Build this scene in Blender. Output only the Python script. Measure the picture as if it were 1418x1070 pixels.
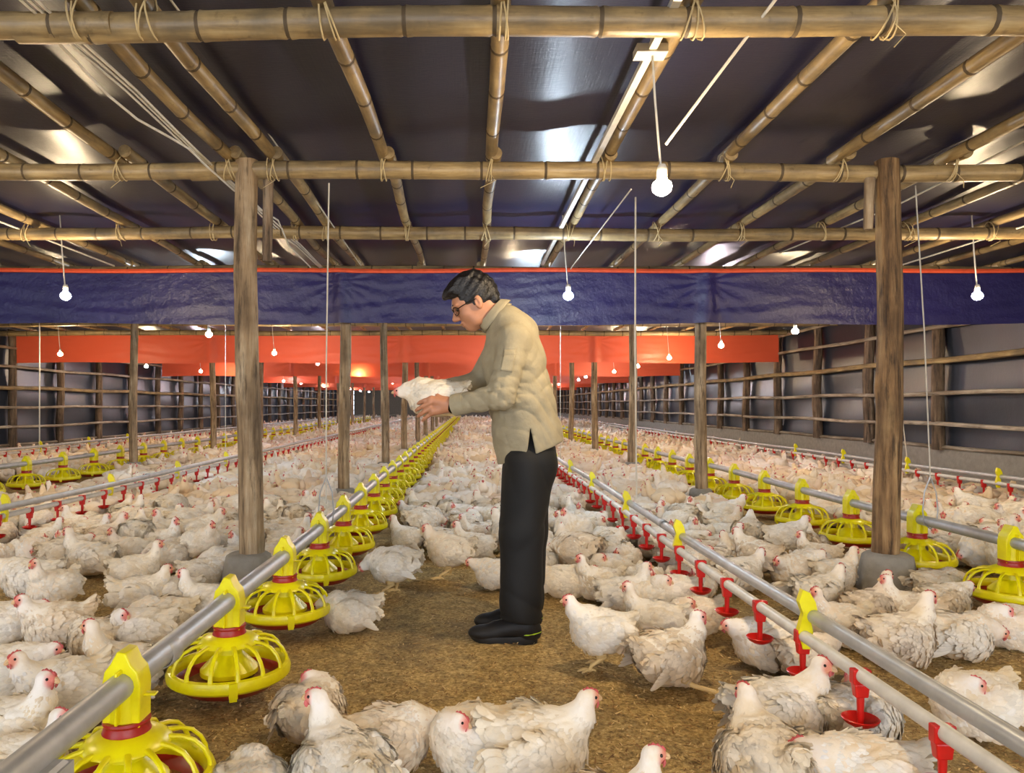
import bpy, math, random
import numpy as np
from mathutils import Vector, Matrix
# ------------------------------------------------------------------ camera, world, exposure
S = bpy.context.scene
for o in list(bpy.data.objects): bpy.data.objects.remove(o)
COL = S.collection
F_, VX, VY, CH = 1030.0, 652.0, 560.0, 1.05      # focal length in px, vanishing point, camera height
cam = bpy.data.cameras.new('camera'); camo = bpy.data.objects.new('camera', cam); COL.objects.link(camo)
camo.location = (0, 0, CH); camo.rotation_euler = (math.pi/2, 0, 0)
cam.sensor_fit = 'HORIZONTAL'; cam.sensor_width = 36; cam.lens = F_/1418*36
cam.shift_x = (709-VX)/1418; cam.shift_y = (VY-535)/1418
cam.clip_start = .05; cam.clip_end = 200
S.camera = camo
W_ = bpy.data.worlds.new('world'); S.world = W_; W_.use_nodes = True
W_.node_tree.nodes['Background'].inputs[0].default_value = (.80, .88, 1.0, 1)
W_.node_tree.nodes['Background'].inputs[1].default_value = 2.1
S.view_settings.view_transform = 'Standard'; S.view_settings.look = 'None'
S.view_settings.gamma = 1; S.view_settings.use_curve_mapping = False
S.view_settings.exposure = 1.24
BULB = 420.0                                      # emission strength of a bulb
rnd = random.Random(7)
XL, XR, YB, YF = -8.8, 6.0, -4.2, 56.0            # barn: left wall, right wall, open end behind, far end
ZB, ZR, ZC = 2.38, 2.47, 2.535                    # cross beams, long poles, tarp ceiling
def W(px, py, z=0.0):                              # point of the height-z plane seen at a pixel
    Y = (CH-z)*F_/(py-VY); return Vector(((px-VX)*Y/F_, Y, z))
def WY(px, py, Y): return Vector(((px-VX)*Y/F_, Y, CH+(VY-py)*Y/F_))
# ------------------------------------------------------------------ materials
def lin(c): return tuple((v/255/12.92 if v/255 <= .04045 else ((v/255+.055)/1.055)**2.4) for v in c)+(1,)
class NT:
    def __init__(s, name):
        s.m = bpy.data.materials.new(name); s.m.use_nodes = True; s.t = s.m.node_tree
        s.b = s.t.nodes['Principled BSDF']; s.out = s.t.nodes['Material Output']
    def n(s, ty, **k):
        x = s.t.nodes.new(ty)
        for a, v in k.items(): setattr(x, a, v)
        return x
    def l(s, a, b): s.t.links.new(a, b)
    def coord(s, scale=(1,1,1), kind='Object'):
        c = s.n('ShaderNodeTexCoord'); m = s.n('ShaderNodeMapping'); m.inputs['Scale'].default_value = scale
        s.l(c.outputs[kind], m.inputs[0]); return m.outputs[0]
    def noise(s, vec, sc, det=4, rough=.55):
        x = s.n('ShaderNodeTexNoise'); x.inputs['Scale'].default_value = sc; x.inputs['Detail'].default_value = det
        x.inputs['Roughness'].default_value = rough; s.l(vec, x.inputs[0]); return x.outputs[0]
    def ramp(s, fac, stops):
        x = s.n('ShaderNodeValToRGB'); e = x.color_ramp.elements
        while len(e) < len(stops): e.new(.5)
        for i, (p, c) in enumerate(stops): e[i].position = p; e[i].color = c
        s.l(fac, x.inputs[0]); return x.outputs[0]
    def mix(s, fac, a, b, mode='MIX'):
        x = s.n('ShaderNodeMix', data_type='RGBA', blend_type=mode)
        for sock, v in ((x.inputs[0], fac), (x.inputs[6], a), (x.inputs[7], b)):
            if hasattr(v, 'links') or isinstance(v, bpy.types.NodeSocket): s.l(v, sock)
            else: sock.default_value = v
        return x.outputs[2]
    def bump(s, h, strength=.5, dist=.01, prev=None):
        x = s.n('ShaderNodeBump'); x.inputs['Strength'].default_value = strength; x.inputs['Distance'].default_value = dist
        s.l(h, x.inputs['Height'])
        if prev: s.l(prev, x.inputs['Normal'])
        s.l(x.outputs[0], s.b.inputs['Normal']); return x.outputs[0]
    def base(s, c):
        if isinstance(c, bpy.types.NodeSocket): s.l(c, s.b.inputs['Base Color'])
        else: s.b.inputs['Base Color'].default_value = c
    def rough(s, r):
        if isinstance(r, bpy.types.NodeSocket): s.l(r, s.b.inputs['Roughness'])
        else: s.b.inputs['Roughness'].default_value = r
def plain(name, c, r=.5, metal=0, bump=None):
    n = NT(name); n.rough(r); n.b.inputs['Metallic'].default_value = metal
    v = n.coord(); k = n.noise(v, 14, 5)
    n.base(n.mix(k, lin([x*.82 for x in c]), lin([min(255, x*1.12) for x in c])))
    if bump: n.bump(n.noise(v, bump[0], 4), bump[1], bump[2])
    return n.m
def streaky(name, axis, c0, c1, c2, rough=.6, sc=9, bump=.5):
    n = NT(name); s = [1, 1, 1]; s[axis] = .09
    v = n.coord(s); v2 = n.coord()
    a = n.noise(v, sc*2.2, 5, .6); b = n.noise(v2, 2.3, 4)
    col = n.ramp(a, [(.3, lin(c0)), (.52, lin(c1)), (.75, lin(c2))])
    col = n.mix(n.ramp(b, [(.42, (0,0,0,1)), (.62, (.62,.62,.62,1))]), col, lin(c0))
    s3 = [2.2, 2.2, 2.2]; s3[axis] = .22; cr = n.noise(n.coord(s3), sc*1.3, 5, .7)
    col = n.mix(n.ramp(cr, [(.36, (.8,.8,.8,1)), (.47, (0,0,0,1))]), col, lin([x*.7 for x in c0]))
    n.base(col); n.rough(rough); n.bump(cr, bump, .03, n.bump(a, bump*.4, .01)); return n.m
def bamboo_mat(name, axis):
    n = NT(name); s = [1, 1, 1]; s[axis] = .12
    a = n.noise(n.coord(s), 30, 5, .6); b = n.noise(n.coord(), 3.1, 5, .6); c = n.noise(n.coord(), 22, 3)
    col = n.ramp(a, [(.3, lin((118,98,68))), (.55, lin((168,144,100))), (.8, lin((196,176,134)))])
    col = n.mix(n.ramp(b, [(.45, (0,0,0,1)), (.66, (.75,.75,.75,1))]), col, lin((98,88,72)))
    col = n.mix(n.ramp(c, [(.62, (0,0,0,1)), (.75, (.5,.5,.5,1))]), col, lin((84,70,50)))
    n.base(col); n.rough(.42); n.bump(a, .25, .006); return n.m
M = {}
M['node'] = plain('dark bamboo node ring', (86,72,52), .7); M['bambooX'] = bamboo_mat('bamboo across', 0); M['bambooY'] = bamboo_mat('bamboo along', 1)
M['wood'] = streaky('weathered round timber', 2, (84,66,46), (176,150,116), (220,202,172), .75, 8, .9)
M['brownwood'] = streaky('split brown timber', 2, (58,40,24), (158,124,84), (206,176,128), .75, 10, 1.0); M['darkwood'] = streaky('dark wall timber', 2, (58,46,36), (126,104,82), (176,156,130), .8, 8, .9)
M['rail'] = streaky('pale wall batten', 1, (120,106,88), (178,166,148), (212,204,190), .6, 7, .5)
def tarp(name, c, rough, weave=260, dist=.0008, stren=.5, big=0.0):
    n = NT(name); v = n.coord(); n.rough(rough)
    wx = n.noise(n.coord((1,.05,1)), weave*.45, 3); wy = n.noise(n.coord((.06,1,.06)), weave, 2)
    w = n.mix(.5, wx, wy)
    n.base(n.mix(n.noise(v, 1.3, 3), lin([x*.8 for x in c]), lin([x*1.2 for x in c])))
    n.b.inputs['Specular IOR Level'].default_value = .38
    p = n.bump(n.noise(v, 11 if big > .2 else 5.5, 6, .65), big, .02) if big else None
    n.bump(w, stren, dist*2.2, p); return n.m
M['ceiling'] = tarp('black woven ceiling tarp', (34,34,60), .33, 210, .0012, .6, .08)
M['walltarp'] = tarp('grey black wall tarp', (42,48,60), .34, 200, .001, .5, .15)
M['blue'] = tarp('navy plastic valance', (42,38,88), .30, 150, .002, .35, .55)
def translucent(name, c, rough, amt):
    n = NT(name); n.base(lin(c)); n.rough(rough)
    v = n.coord(); n.bump(n.noise(v, 5, 5, .6), .4, .02)
    t = n.n('ShaderNodeBsdfTranslucent'); t.inputs[0].default_value = lin(c)
    m = n.n('ShaderNodeMixShader'); m.inputs[0].default_value = amt
    n.l(n.b.outputs[0], m.inputs[1]); n.l(t.outputs[0], m.inputs[2]); n.l(m.outputs[0], n.out.inputs[0]); return n.m
M['red'] = translucent('orange red plastic valance', (252,112,76), .4, .4)
M['hem'] = plain('orange hem strip', (238,92,58), .5)
def floor_mat():
    n = NT('rice husk litter'); v = n.coord()
    fine = n.noise(v, 62, 6, .75); mid = n.noise(v, 16, 5, .65); big = n.noise(v, 1.1, 4)
    vo = n.n('ShaderNodeTexVoronoi'); vo.inputs['Scale'].default_value = 120; n.l(v, vo.inputs[0])
    col = n.ramp(fine, [(.32, lin((96,76,42))), (.5, lin((200,168,106))), (.68, lin((246,222,160)))])
    col = n.mix(n.ramp(mid, [(.42, (0,0,0,1)), (.64, (.5,.5,.5,1))]), col, lin((104,86,54)))
    col = n.mix(n.ramp(big, [(.5, (0,0,0,1)), (.64, (.6,.6,.6,1))]), col, lin((104,92,74)))
    n.base(col); n.rough(.95)
    p = n.bump(mid, .8, .03); p = n.bump(fine, .8, .008, p); n.bump(vo.outputs[0], .5, .006, p); return n.m
M['floor'] = floor_mat()
M['concrete'] = plain('rough concrete', (150,146,138), .9, 0, (30, .6, .01))
M['pipe'] = plain('galvanised steel pipe', (178,180,182), .42, .35, (60, .15, .002))
M['white_pipe'] = plain('white plastic pipe', (212,210,204), .4)
M['cable'] = plain('white cable sheath', (222,220,212), .5)
M['string'] = plain('white hanging cord', (206,200,186), .8)
M['lash'] = plain('pale split lashing', (196,176,132), .7)
M['yellow'] = plain('yellow plastic', (255,226,10), .3)
M['yellow'].node_tree.nodes['Principled BSDF'].inputs['Subsurface Weight'].default_value = 0
M['redp'] = plain('red plastic', (206,28,22), .32)
M['darkred'] = plain('dark red plastic', (160,28,20), .38)
M['feed'] = plain('crumbled feed', (160,112,58), .95, 0, (90, .8, .01))
M['socket'] = plain('pale lamp socket', (205,200,190), .5)
def emis(name, c, s):
    n = NT(name); n.base((.9,.9,.9,1)); n.b.inputs['Emission Color'].default_value = c
    n.b.inputs['Emission Strength'].default_value = s; return n.m
M['warm'] = emis('warm lit bulb', (1.0,.76,.47,1), BULB)
M['cool'] = emis('cool lit bulb', (.72,.86,1.0,1), BULB)
M['pink'] = emis('rosy white lit bulb', (1.0,.84,.90,1), BULB)
def feather_mat():
    n = NT('white broiler plumage'); v = n.coord()
    at = n.n('ShaderNodeAttribute', attribute_name='tint'); oi = n.n('ShaderNodeObjectInfo')
    ad = n.n('ShaderNodeVectorMath', operation='ADD'); n.l(v, ad.inputs[0])
    cx = n.n('ShaderNodeCombineXYZ'); ml = n.n('ShaderNodeMath', operation='MULTIPLY'); ml.inputs[1].default_value = 37
    n.l(oi.outputs['Random'], ml.inputs[0]); n.l(ml.outputs[0], cx.inputs[0]); n.l(cx.outputs[0], ad.inputs[1])
    dirt = n.noise(ad.outputs[0], 9, 5, .6); fine = n.noise(ad.outputs[0], 70, 3)
    col = n.mix(n.ramp(dirt, [(.48, (0,0,0,1)), (.72, (.5,.5,.5,1))]), at.outputs['Color'], lin((222,196,142)), 'MIX')
    col = n.mix(n.ramp(dirt, [(.27, (.5,.5,.5,1)), (.36, (0,0,0,1))]), col, lin((140,112,92)))
    tone = n.ramp(oi.outputs['Random'], [(0, (1,1,1,1)), (.45, (1,.99,.97,1)), (.7, (1,.96,.88,1)), (.9, (.97,.90,.82,1)), (1, (.88,.80,.70,1))])
    tone.node.color_ramp.interpolation = 'LINEAR'
    col = n.mix(1.0, col, tone, 'MULTIPLY')
    n.base(col); n.rough(.8); n.b.inputs['Specular IOR Level'].default_value = .2
    n.bump(fine, .4, .004); return n.m
M['feather'] = feather_mat()
M['comb'] = plain('red comb skin', (198,84,82), .5)
M['wattle'] = plain('pink red wattle skin', (206,104,102), .5)
M['beak'] = plain('pale horn beak', (222,186,140), .45)
M['leg'] = plain('yellow pink shank skin', (240,204,146), .6)
M['eye'] = plain('dark eye', (22,14,12), .1)
M['skin'] = plain('tan skin', (186,130,98), .5)
M['hair'] = plain('black hair', (20,18,20), .35, 0, (120, .8, .006))
M['shirt'] = plain('khaki grey cotton twill', (162,152,126), .85, 0, (15, .6, .014))
M['trouser'] = plain('black trouser cloth', (11,12,14), .75, 0, (200, .3, .002))
M['shoe'] = plain('black sport shoe knit', (20,20,24), .6, 0, (150, .4, .002))
M['sole'] = plain('black rubber sole', (26,26,28), .6)
M['lime'] = plain('lime green sole flash', (178,214,40), .5)
M['black'] = plain('black plastic', (14,14,16), .25)
M['glass'] = plain('clear lens', (90,80,76), .08); M['glass'].node_tree.nodes['Principled BSDF'].inputs['Alpha'].default_value = .3
M['button'] = plain('grey shirt button', (120,116,104), .4)
# ------------------------------------------------------------------ mesh helpers
class MB:
    def __init__(s): s.v = []; s.f = []; s.mi = []; s.cur = 0
    def add(s, vs, fs):
        o = len(s.v); s.v += [tuple(v) for v in vs]; s.f += [tuple(i+o for i in f) for f in fs]; s.mi += [s.cur]*len(fs)
    def tube(s, pts, rad, seg=12, cap=True, sq=None):
        pts = [Vector(p) for p in pts]; n = len(pts)
        if not hasattr(rad, '__len__'): rad = [rad]*n
        vs = []; fs = []; t0 = (pts[1]-pts[0]).normalized()
        up = Vector((0,0,1)) if abs(t0.z) < .9 else Vector((1,0,0)); u = t0.cross(up).normalized()
        for i in range(n):
            t = (pts[min(i+1,n-1)]-pts[max(i-1,0)]).normalized()
            u = (u-t*u.dot(t)).normalized(); w = t.cross(u)
            for k in range(seg):
                a = 2*math.pi*k/seg; vs.append(pts[i]+(u*math.cos(a)+w*math.sin(a)*(sq or 1))*rad[i])
        for i in range(n-1):
            for k in range(seg):
                a = i*seg+k; b = i*seg+(k+1)%seg; fs.append((a, b, b+seg, a+seg))
        if cap: fs.append(tuple(range(seg))[::-1]); fs.append(tuple(range((n-1)*seg, n*seg)))
        s.add(vs, fs); return s
    def lathe(s, prof, c=(0,0,0), seg=24, close=False):
        vs = []; fs = []; n = len(prof)
        for r, z in prof:
            for k in range(seg):
                a = 2*math.pi*k/seg; vs.append((c[0]+r*math.cos(a), c[1]+r*math.sin(a), c[2]+z))
        for i in range(n if close else n-1):
            j = (i+1) % n
            for k in range(seg):
                fs.append((i*seg+k, i*seg+(k+1)%seg, j*seg+(k+1)%seg, j*seg+k))
        s.add(vs, fs); return s
    def box(s, a, b, taper=1.0):
        x0,y0,z0 = a; x1,y1,z1 = b; cx,cy = (x0+x1)/2,(y0+y1)/2; T = taper
        vs = [(x0,y0,z0),(x1,y0,z0),(x1,y1,z0),(x0,y1,z0)]+[(cx+(x-cx)*T, cy+(y-cy)*T, z1) for x,y in ((x0,y0),(x1,y0),(x1,y1),(x0,y1))]
        s.add(vs, [(3,2,1,0),(4,5,6,7),(0,1,5,4),(1,2,6,5),(2,3,7,6),(3,0,4,7)]); return s
    def prism(s, poly, axis, a, b):                 # poly = 2-D outline, extruded along axis
        def P(p, t): q = list(p); q.insert(axis, t); return tuple(q)
        n = len(poly); vs = [P(p, a) for p in poly]+[P(p, b) for p in poly]
        s.add(vs, [tuple(range(n)), tuple(range(n, 2*n))[::-1]]+[(i, i+n, (i+1)%n+n, (i+1)%n) for i in range(n)]); return s
    def ball(s, c, r, seg=10, rings=6):
        if not hasattr(r, '__len__'): r = (r,r,r)
        vs = [(c[0],c[1],c[2]-r[2])]
        for i in range(1, rings):
            p = math.pi*i/rings
            for k in range(seg):
                a = 2*math.pi*k/seg; vs.append((c[0]+r[0]*math.sin(p)*math.cos(a), c[1]+r[1]*math.sin(p)*math.sin(a), c[2]-r[2]*math.cos(p)))
        vs.append((c[0],c[1],c[2]+r[2])); fs = []
        for k in range(seg): fs.append((0, 1+(k+1)%seg, 1+k)); fs.append((len(vs)-1, 1+(rings-2)*seg+k, 1+(rings-2)*seg+(k+1)%seg))
        for i in range(rings-2):
            for k in range(seg):
                a = 1+i*seg+k; b = 1+i*seg+(k+1)%seg; fs.append((a, b, b+seg, a+seg))
        s.add(vs, fs); return s
    def mesh(s, name, mats, smooth=True, angle=None):
        me = bpy.data.meshes.new(name); me.from_pydata(s.v, [], s.f)
        for m in (mats if isinstance(mats, (list, tuple)) else [mats]): me.materials.append(m)
        if any(s.mi): me.polygons.foreach_set('material_index', s.mi)
        if smooth:
            me.polygons.foreach_set('use_smooth', [True]*len(s.f))
            me.set_sharp_from_angle(angle=math.radians(angle or 40))
        me.update(); return me
def link(name, me, parent=None, loc=None):
    o = bpy.data.objects.new(name, me); COL.objects.link(o)
    if parent: o.parent = parent
    if loc: o.location = loc
    return o
def obj(name, mb, mat, parent=None, smooth=True, angle=None): return link(name, mb.mesh(name, mat, smooth, angle), parent)
def tag(o, label=None, cat=None, group=None, kind=None):
    if label: o['label'] = label
    if cat: o['category'] = cat
    if group: o['group'] = group
    if kind: o['kind'] = kind
    return o
def thing(name, label, cat, loc=(0,0,0), rz=0, group=None):
    o = bpy.data.objects.new(name, None); COL.objects.link(o); o.location = loc; o.rotation_euler = (0,0,rz)
    o.empty_display_size = .1
    return tag(o, label, cat, group)
def dup(root, loc, rz, label, group=None, scale=None):
    r = root.copy(); COL.objects.link(r); r.location = loc; r.rotation_euler = (0,0,rz)
    if scale: r.scale = scale
    tag(r, label, root.get('category'), group)
    if not group and 'group' in r: del r['group']
    for ch in list(root.children):
        c = ch.copy(); COL.objects.link(c); c.parent = r
        for g in ch.children:
            d = g.copy(); COL.objects.link(d); d.parent = c
    return r
def gridmesh(name, fn, nu, nv, mat, smooth=True):
    u, v = np.meshgrid(np.linspace(0,1,nu), np.linspace(0,1,nv), indexing='ij')
    P = np.stack(fn(u, v), -1).reshape(-1, 3)
    idx = np.arange(nu*nv).reshape(nu, nv)
    q = np.stack([idx[:-1,:-1], idx[1:,:-1], idx[1:,1:], idx[:-1,1:]], -1).reshape(-1, 4)
    return arrmesh(name, P, q, mat, smooth)
def arrmesh(name, P, Q, mats, smooth=True, mi=None, tint=None):
    me = bpy.data.meshes.new(name); k = Q.shape[1]
    me.vertices.add(len(P)); me.vertices.foreach_set('co', np.asarray(P, np.float32).ravel())
    me.loops.add(Q.size); me.loops.foreach_set('vertex_index', np.asarray(Q, np.int32).ravel())
    me.polygons.add(len(Q)); me.polygons.foreach_set('loop_start', np.arange(0, Q.size, k, dtype=np.int32))
    for m in (mats if isinstance(mats, (list, tuple)) else [mats]): me.materials.append(m)
    if mi is not None: me.polygons.foreach_set('material_index', np.asarray(mi, np.int32))
    me.update(calc_edges=True); me.validate()
    if smooth: me.polygons.foreach_set('use_smooth', np.ones(len(me.polygons), bool))
    if tint is not None:
        a = me.color_attributes.new('tint', 'FLOAT_COLOR', 'POINT')
        c = np.ones((len(P), 4), np.float32); c[:, :3] = tint; a.data.foreach_set('color', c.ravel())
    return me
# ------------------------------------------------------------------ signed-distance bodies
class SDF:
    def __init__(s, lo, hi, h):
        s.lo = np.array(lo, float); s.h = h; n = np.ceil((np.array(hi)-s.lo)/h).astype(int)+1
        s.n = n; ax = [s.lo[i]+h*np.arange(n[i]) for i in range(3)]
        s.P = np.stack(np.meshgrid(*ax, indexing='ij'), -1).astype(np.float32); s.f = np.full(tuple(n), 9.0, np.float32)
    def ell(s, c, r, R=None):
        p = s.P-np.array(c, np.float32)
        if R is not None: p = p @ np.array(R, np.float32)      # columns of R = local axes
        r = np.array(r, np.float32); k0 = np.linalg.norm(p/r, axis=-1); k1 = np.linalg.norm(p/(r*r), axis=-1)+1e-6
        return k0*(k0-1)/k1
    def cone(s, a, b, ra, rb, ys=1.0):
        k = np.array((1, 1/ys, 1), np.float32); a = np.array(a, np.float32); b = np.array(b, np.float32)
        p = (s.P-a)*k; ba = (b-a)*k; t = np.clip((p@ba)/(ba@ba+1e-9), 0, 1)
        return np.linalg.norm(p-t[..., None]*ba, axis=-1)-(ra+(rb-ra)*t)
    def u(s, d, k=.02):
        if k <= 0: s.f = np.minimum(s.f, d); return s
        h = np.clip(.5+.5*(s.f-d)/k, 0, 1); s.f = s.f*(1-h)+d*h-k*h*(1-h); return s
    def cut(s, d): s.f = np.maximum(s.f, -d); return s
    def mesh(s):
        f = s.f; h = s.h; sg = f < 0
        c = sg[:-1,:-1,:-1].astype(np.int8)
        tot = sum(sg[i:f.shape[0]-1+i, j:f.shape[1]-1+j, k:f.shape[2]-1+k].astype(np.int8) for i in (0,1) for j in (0,1) for k in (0,1))
        act = (tot > 0) & (tot < 8); ijk = np.argwhere(act); m = len(ijk)
        idx = -np.ones(act.shape, int); idx[act] = np.arange(m)
        acc = np.zeros((m, 3)); cnt = np.zeros(m)
        corners = [(i,j,k) for i in (0,1) for j in (0,1) for k in (0,1)]
        val = {c_: f[ijk[:,0]+c_[0], ijk[:,1]+c_[1], ijk[:,2]+c_[2]] for c_ in corners}
        for a in corners:
            for d in range(3):
                if a[d]: continue
                b = list(a); b[d] = 1; b = tuple(b); va, vb = val[a], val[b]; x = (va < 0) != (vb < 0)
                t = np.where(x, va/np.where(x, va-vb, 1), 0)
                p = np.array(a, float)[None]+np.eye(3)[d][None]*t[:, None]
                acc[x] += p[x]; cnt[x] += 1
        P = s.lo+(ijk+acc/cnt[:, None])*h
        Q = []
        for d in range(3):
            e = [slice(None)]*3; g = [slice(None)]*3; e[d] = slice(0,-1); g[d] = slice(1,None)
            A = sg[tuple(e)]; B = sg[tuple(g)]; w = np.argwhere(A != B); o1, o2 = (d+1)%3, (d+2)%3
            ok = (w[:,o1] > 0) & (w[:,o2] > 0) & (w[:,o1] < f.shape[o1]-1) & (w[:,o2] < f.shape[o2]-1); w = w[ok]
            a_in = A[tuple(w.T)]
            def cell(x, y):
                q = w.copy(); q[:,o1] -= x; q[:,o2] -= y; return idx[tuple(q.T)]
            q = np.stack([cell(1,1), cell(0,1), cell(0,0), cell(1,0)], -1)
            q[~a_in] = q[~a_in][:, ::-1]; Q.append(q)
        return P, np.concatenate(Q)
def vnormals(P, Q):
    n = np.cross(P[Q[:,1]]-P[Q[:,0]], P[Q[:,2]]-P[Q[:,0]]); N = np.zeros_like(P)
    for i in range(Q.shape[1]): np.add.at(N, Q[:,i], n)
    return N/(np.linalg.norm(N, axis=1, keepdims=True)+1e-9)
# ------------------------------------------------------------------ the setting
def floor_fn(u, v):
    X = XL-.3+(XR-XL+.6)*u; Y = YB-.5+(YF-YB+1)*v**1.6
    Z = .012*np.sin(X*3.1+1)*np.sin(Y*2.3)+.007*np.sin(X*9+Y*4)+.005*np.sin(X*23-Y*17)*np.sin(Y*29)-.012
    return X, Y, Z
tag(link('floor', gridmesh('floor', floor_fn, 260, 500, M['floor'])), kind='structure')
def ceil_fn(u, v):
    X = XL-.1+(XR-XL+.2)*u; Y = YB+(YF-YB)*v
    ph = (Y-4.25)/1.6
    Z = ZC+.008*np.cos(2*np.pi*X/.64)+.006*np.sin(np.pi*ph*2)+.003*np.sin(X*2.7+Y*1.3)
    return X, Y, Z
tag(link('ceiling', gridmesh('ceiling', ceil_fn, 330, 700, M['ceiling'])), kind='structure')
def wall(side, X, z0, s):
    w = MB(); n = 90
    for i in range(n):                              # the tarp hangs slightly slack between the posts
        pass
    def fn(u, v):
        Y = YB+(YF-YB)*u; Z = z0-.05+(ZC+.02-z0+.05)*v
        return X+s*(.05+.02*np.sin(np.pi*(Y-7.82)/1.65)**2)+.012*np.sin(Z*7+Y)*s, Y, Z
    tag(link('wall_'+side, gridmesh('wall_'+side, fn, 420, 24, M['walltarp'])), kind='structure')
    k = MB(); k.box((X-.02 if s > 0 else X-.22, YB, -.1), (X+.22 if s > 0 else X+.02, YF, z0))
    tag(obj('trim_kerb_'+side, k, M['concrete'], smooth=False), kind='structure')
for side, X, z0, s_ in (('left', XL, .26, 1), ('right', XR, .50, -1)):
    m = MB(); xs = [YB+i*.6 for i in range(int((YF-YB)/.6)+1)]
    m.tube([(X+s_*.0, y, z0+.012+.006*math.sin(y*1.9)) for y in xs], .055, 8, sq=.5); tag(obj('trim_ledge_'+side, m, M['rail']), kind='structure')
wall('left', XL, .26, -1); wall('right', XR, .50, 1)
tag(link('wall_back', gridmesh('wall_back', lambda u, v: (XL+(XR-XL)*u, YF+0*u, ZC*v), 20, 8, M['concrete'])), kind='structure')
# timber posts and battens of the two walls
def wobble_post(mb, x, y, z0, z1, r, seed, seg=10):
    g = random.Random(seed); n = 14; a, b, c = g.uniform(0,6), g.uniform(0,6), g.uniform(.006,.014)
    pts = [(x+c*math.sin(a+i*.6), y+c*math.cos(b+i*.5), z0+(z1-z0)*i/n) for i in range(n+1)]
    mb.tube(pts, [r*(1.08-.16*i/n+.05*math.sin(i*1.9+a)) for i in range(n+1)], seg)
ordw = ['first','second','third','fourth','fifth','sixth','seventh','eighth','ninth','tenth','eleventh','twelfth','thirteenth','fourteenth','fifteenth','sixteenth','seventeenth','eighteenth','nineteenth','twentieth']
def ordn(i):
    if i < 20: return ordw[i]
    t = {20:'twenty', 30:'thirty', 40:'forty', 50:'fifty'}; n = i+1; d = n//10*10
    return t[d].replace('ty','tieth') if n % 10 == 0 else t[d]+'-'+ordw[n%10-1]
for side, X, z0, first in (('left', XL+.05, .26, 14.2), ('right', XR-.05, .50, 7.82)):
    y = first; k = 0
    while y < YF-1:
        mb = MB(); wobble_post(mb, X, y, z0-.02, ZC-.05, .075, k*7+(3 if side == 'left' else 0))
        o = obj('wall_post', mb, M['darkwood'])
        if k < 14: tag(o, f'{ordn(k)} rough timber post in view from the near end of the {side} wall', 'post', f'timber posts along the {side} wall')
        else: tag(o, f'far thin timber post deep along the {side} wall near the far end', 'post', f'far timber posts of the {side} wall')
        y += 1.65; k += 1
    zs = ((.62,'lowest'),(1.0,'second from the bottom'),(1.37,'middle'),(1.76,'second from the top'),(2.12,'top')) if side == 'left' else ((.80,'lowest'),(1.19,'second from the bottom'),(1.61,'middle, thicker'),(2.02,'second from the top'),(2.36,'top'))
    for z, nm in zs:
        mb = MB(); pts = []; yy = first-5
        while yy < YF: pts.append((X+(-.06 if side == 'right' else .06), yy, z+.012*math.sin(yy*1.7+z*5))); yy += .8
        mb.tube(pts, .038 if 'middle' in nm else .027, 8)
        tag(obj('wall_rail', mb, M['bambooY' if 'middle' in nm else 'rail']), f'{nm} pale horizontal rail running along the {side} wall posts', 'rail', f'horizontal rails of the {side} wall')
# roof bamboo: thick cross beams and long poles on top of them
def bamboo(mb, p0, p1, r, seed, taper=.12, seg=14, bend=.012, step=.34):
    g = random.Random(seed); p0 = Vector(p0); p1 = Vector(p1); L = (p1-p0).length; d = (p1-p0)/L
    side = d.cross(Vector((0,0,1))); ts = [0]; nodes = []; t = g.uniform(.05, step)
    while t < L-.03: nodes.append(t); t += step*g.uniform(.85,1.2)
    st = []
    for nd in nodes: st += [(nd-.03,1.0),(nd-.010,1.035),(nd-.002,.965),(nd+.004,.96),(nd+.013,1.05),(nd+.035,1.0)]
    st = [(0,1.0)]+st+[(L,1.0)]; st = sorted((max(0,min(L,a)), b) for a, b in st)
    pts = []; rad = []; last = -1
    for a, b in st:
        if a-last < .0015: continue
        last = a; w = bend*math.sin(a*1.1+seed)+bend*.5*math.sin(a*2.9+seed*2)
        pts.append(p0+d*a+Vector((0,0,1))*w*.5+side*w); rad.append(r*b*(1-taper*a/L))
    f0 = len(mb.f); mb.tube(pts, rad, seg)
    for i in range(len(pts)-1):
        if rad[i]/(1e-9+r) < .985*(1-taper*(pts[i]-p0).length/L) and rad[i+1] < r*1.06 and (pts[i+1]-pts[i]).length < .03:
            for k in range(seg): mb.mi[f0+i*seg+k] = 1
beamY = [1.0, 2.6, 4.25, 5.8, 7.42, 9.0, 10.6, 12.2, 13.85]
beamlab = {1: 'thick bamboo beam across the very top of the photo', 2: 'bamboo cross beam resting on the two nearest round posts', 3: 'thin looking bamboo cross beam just in front of the navy valance', 4: 'bamboo cross beam carrying the navy valance', 0: 'bamboo cross beam overhead nearest the viewer, above the photo'}
rafX = [-8.3,-7.65,-6.95,-6.25,-5.55,-4.85,-4.15,-3.45,-2.73,-2.0,-1.37,-1.13,-.50,.11,.77,1.45,2.10,2.74,3.4,4.05,4.7,5.35]
beams = []
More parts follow.
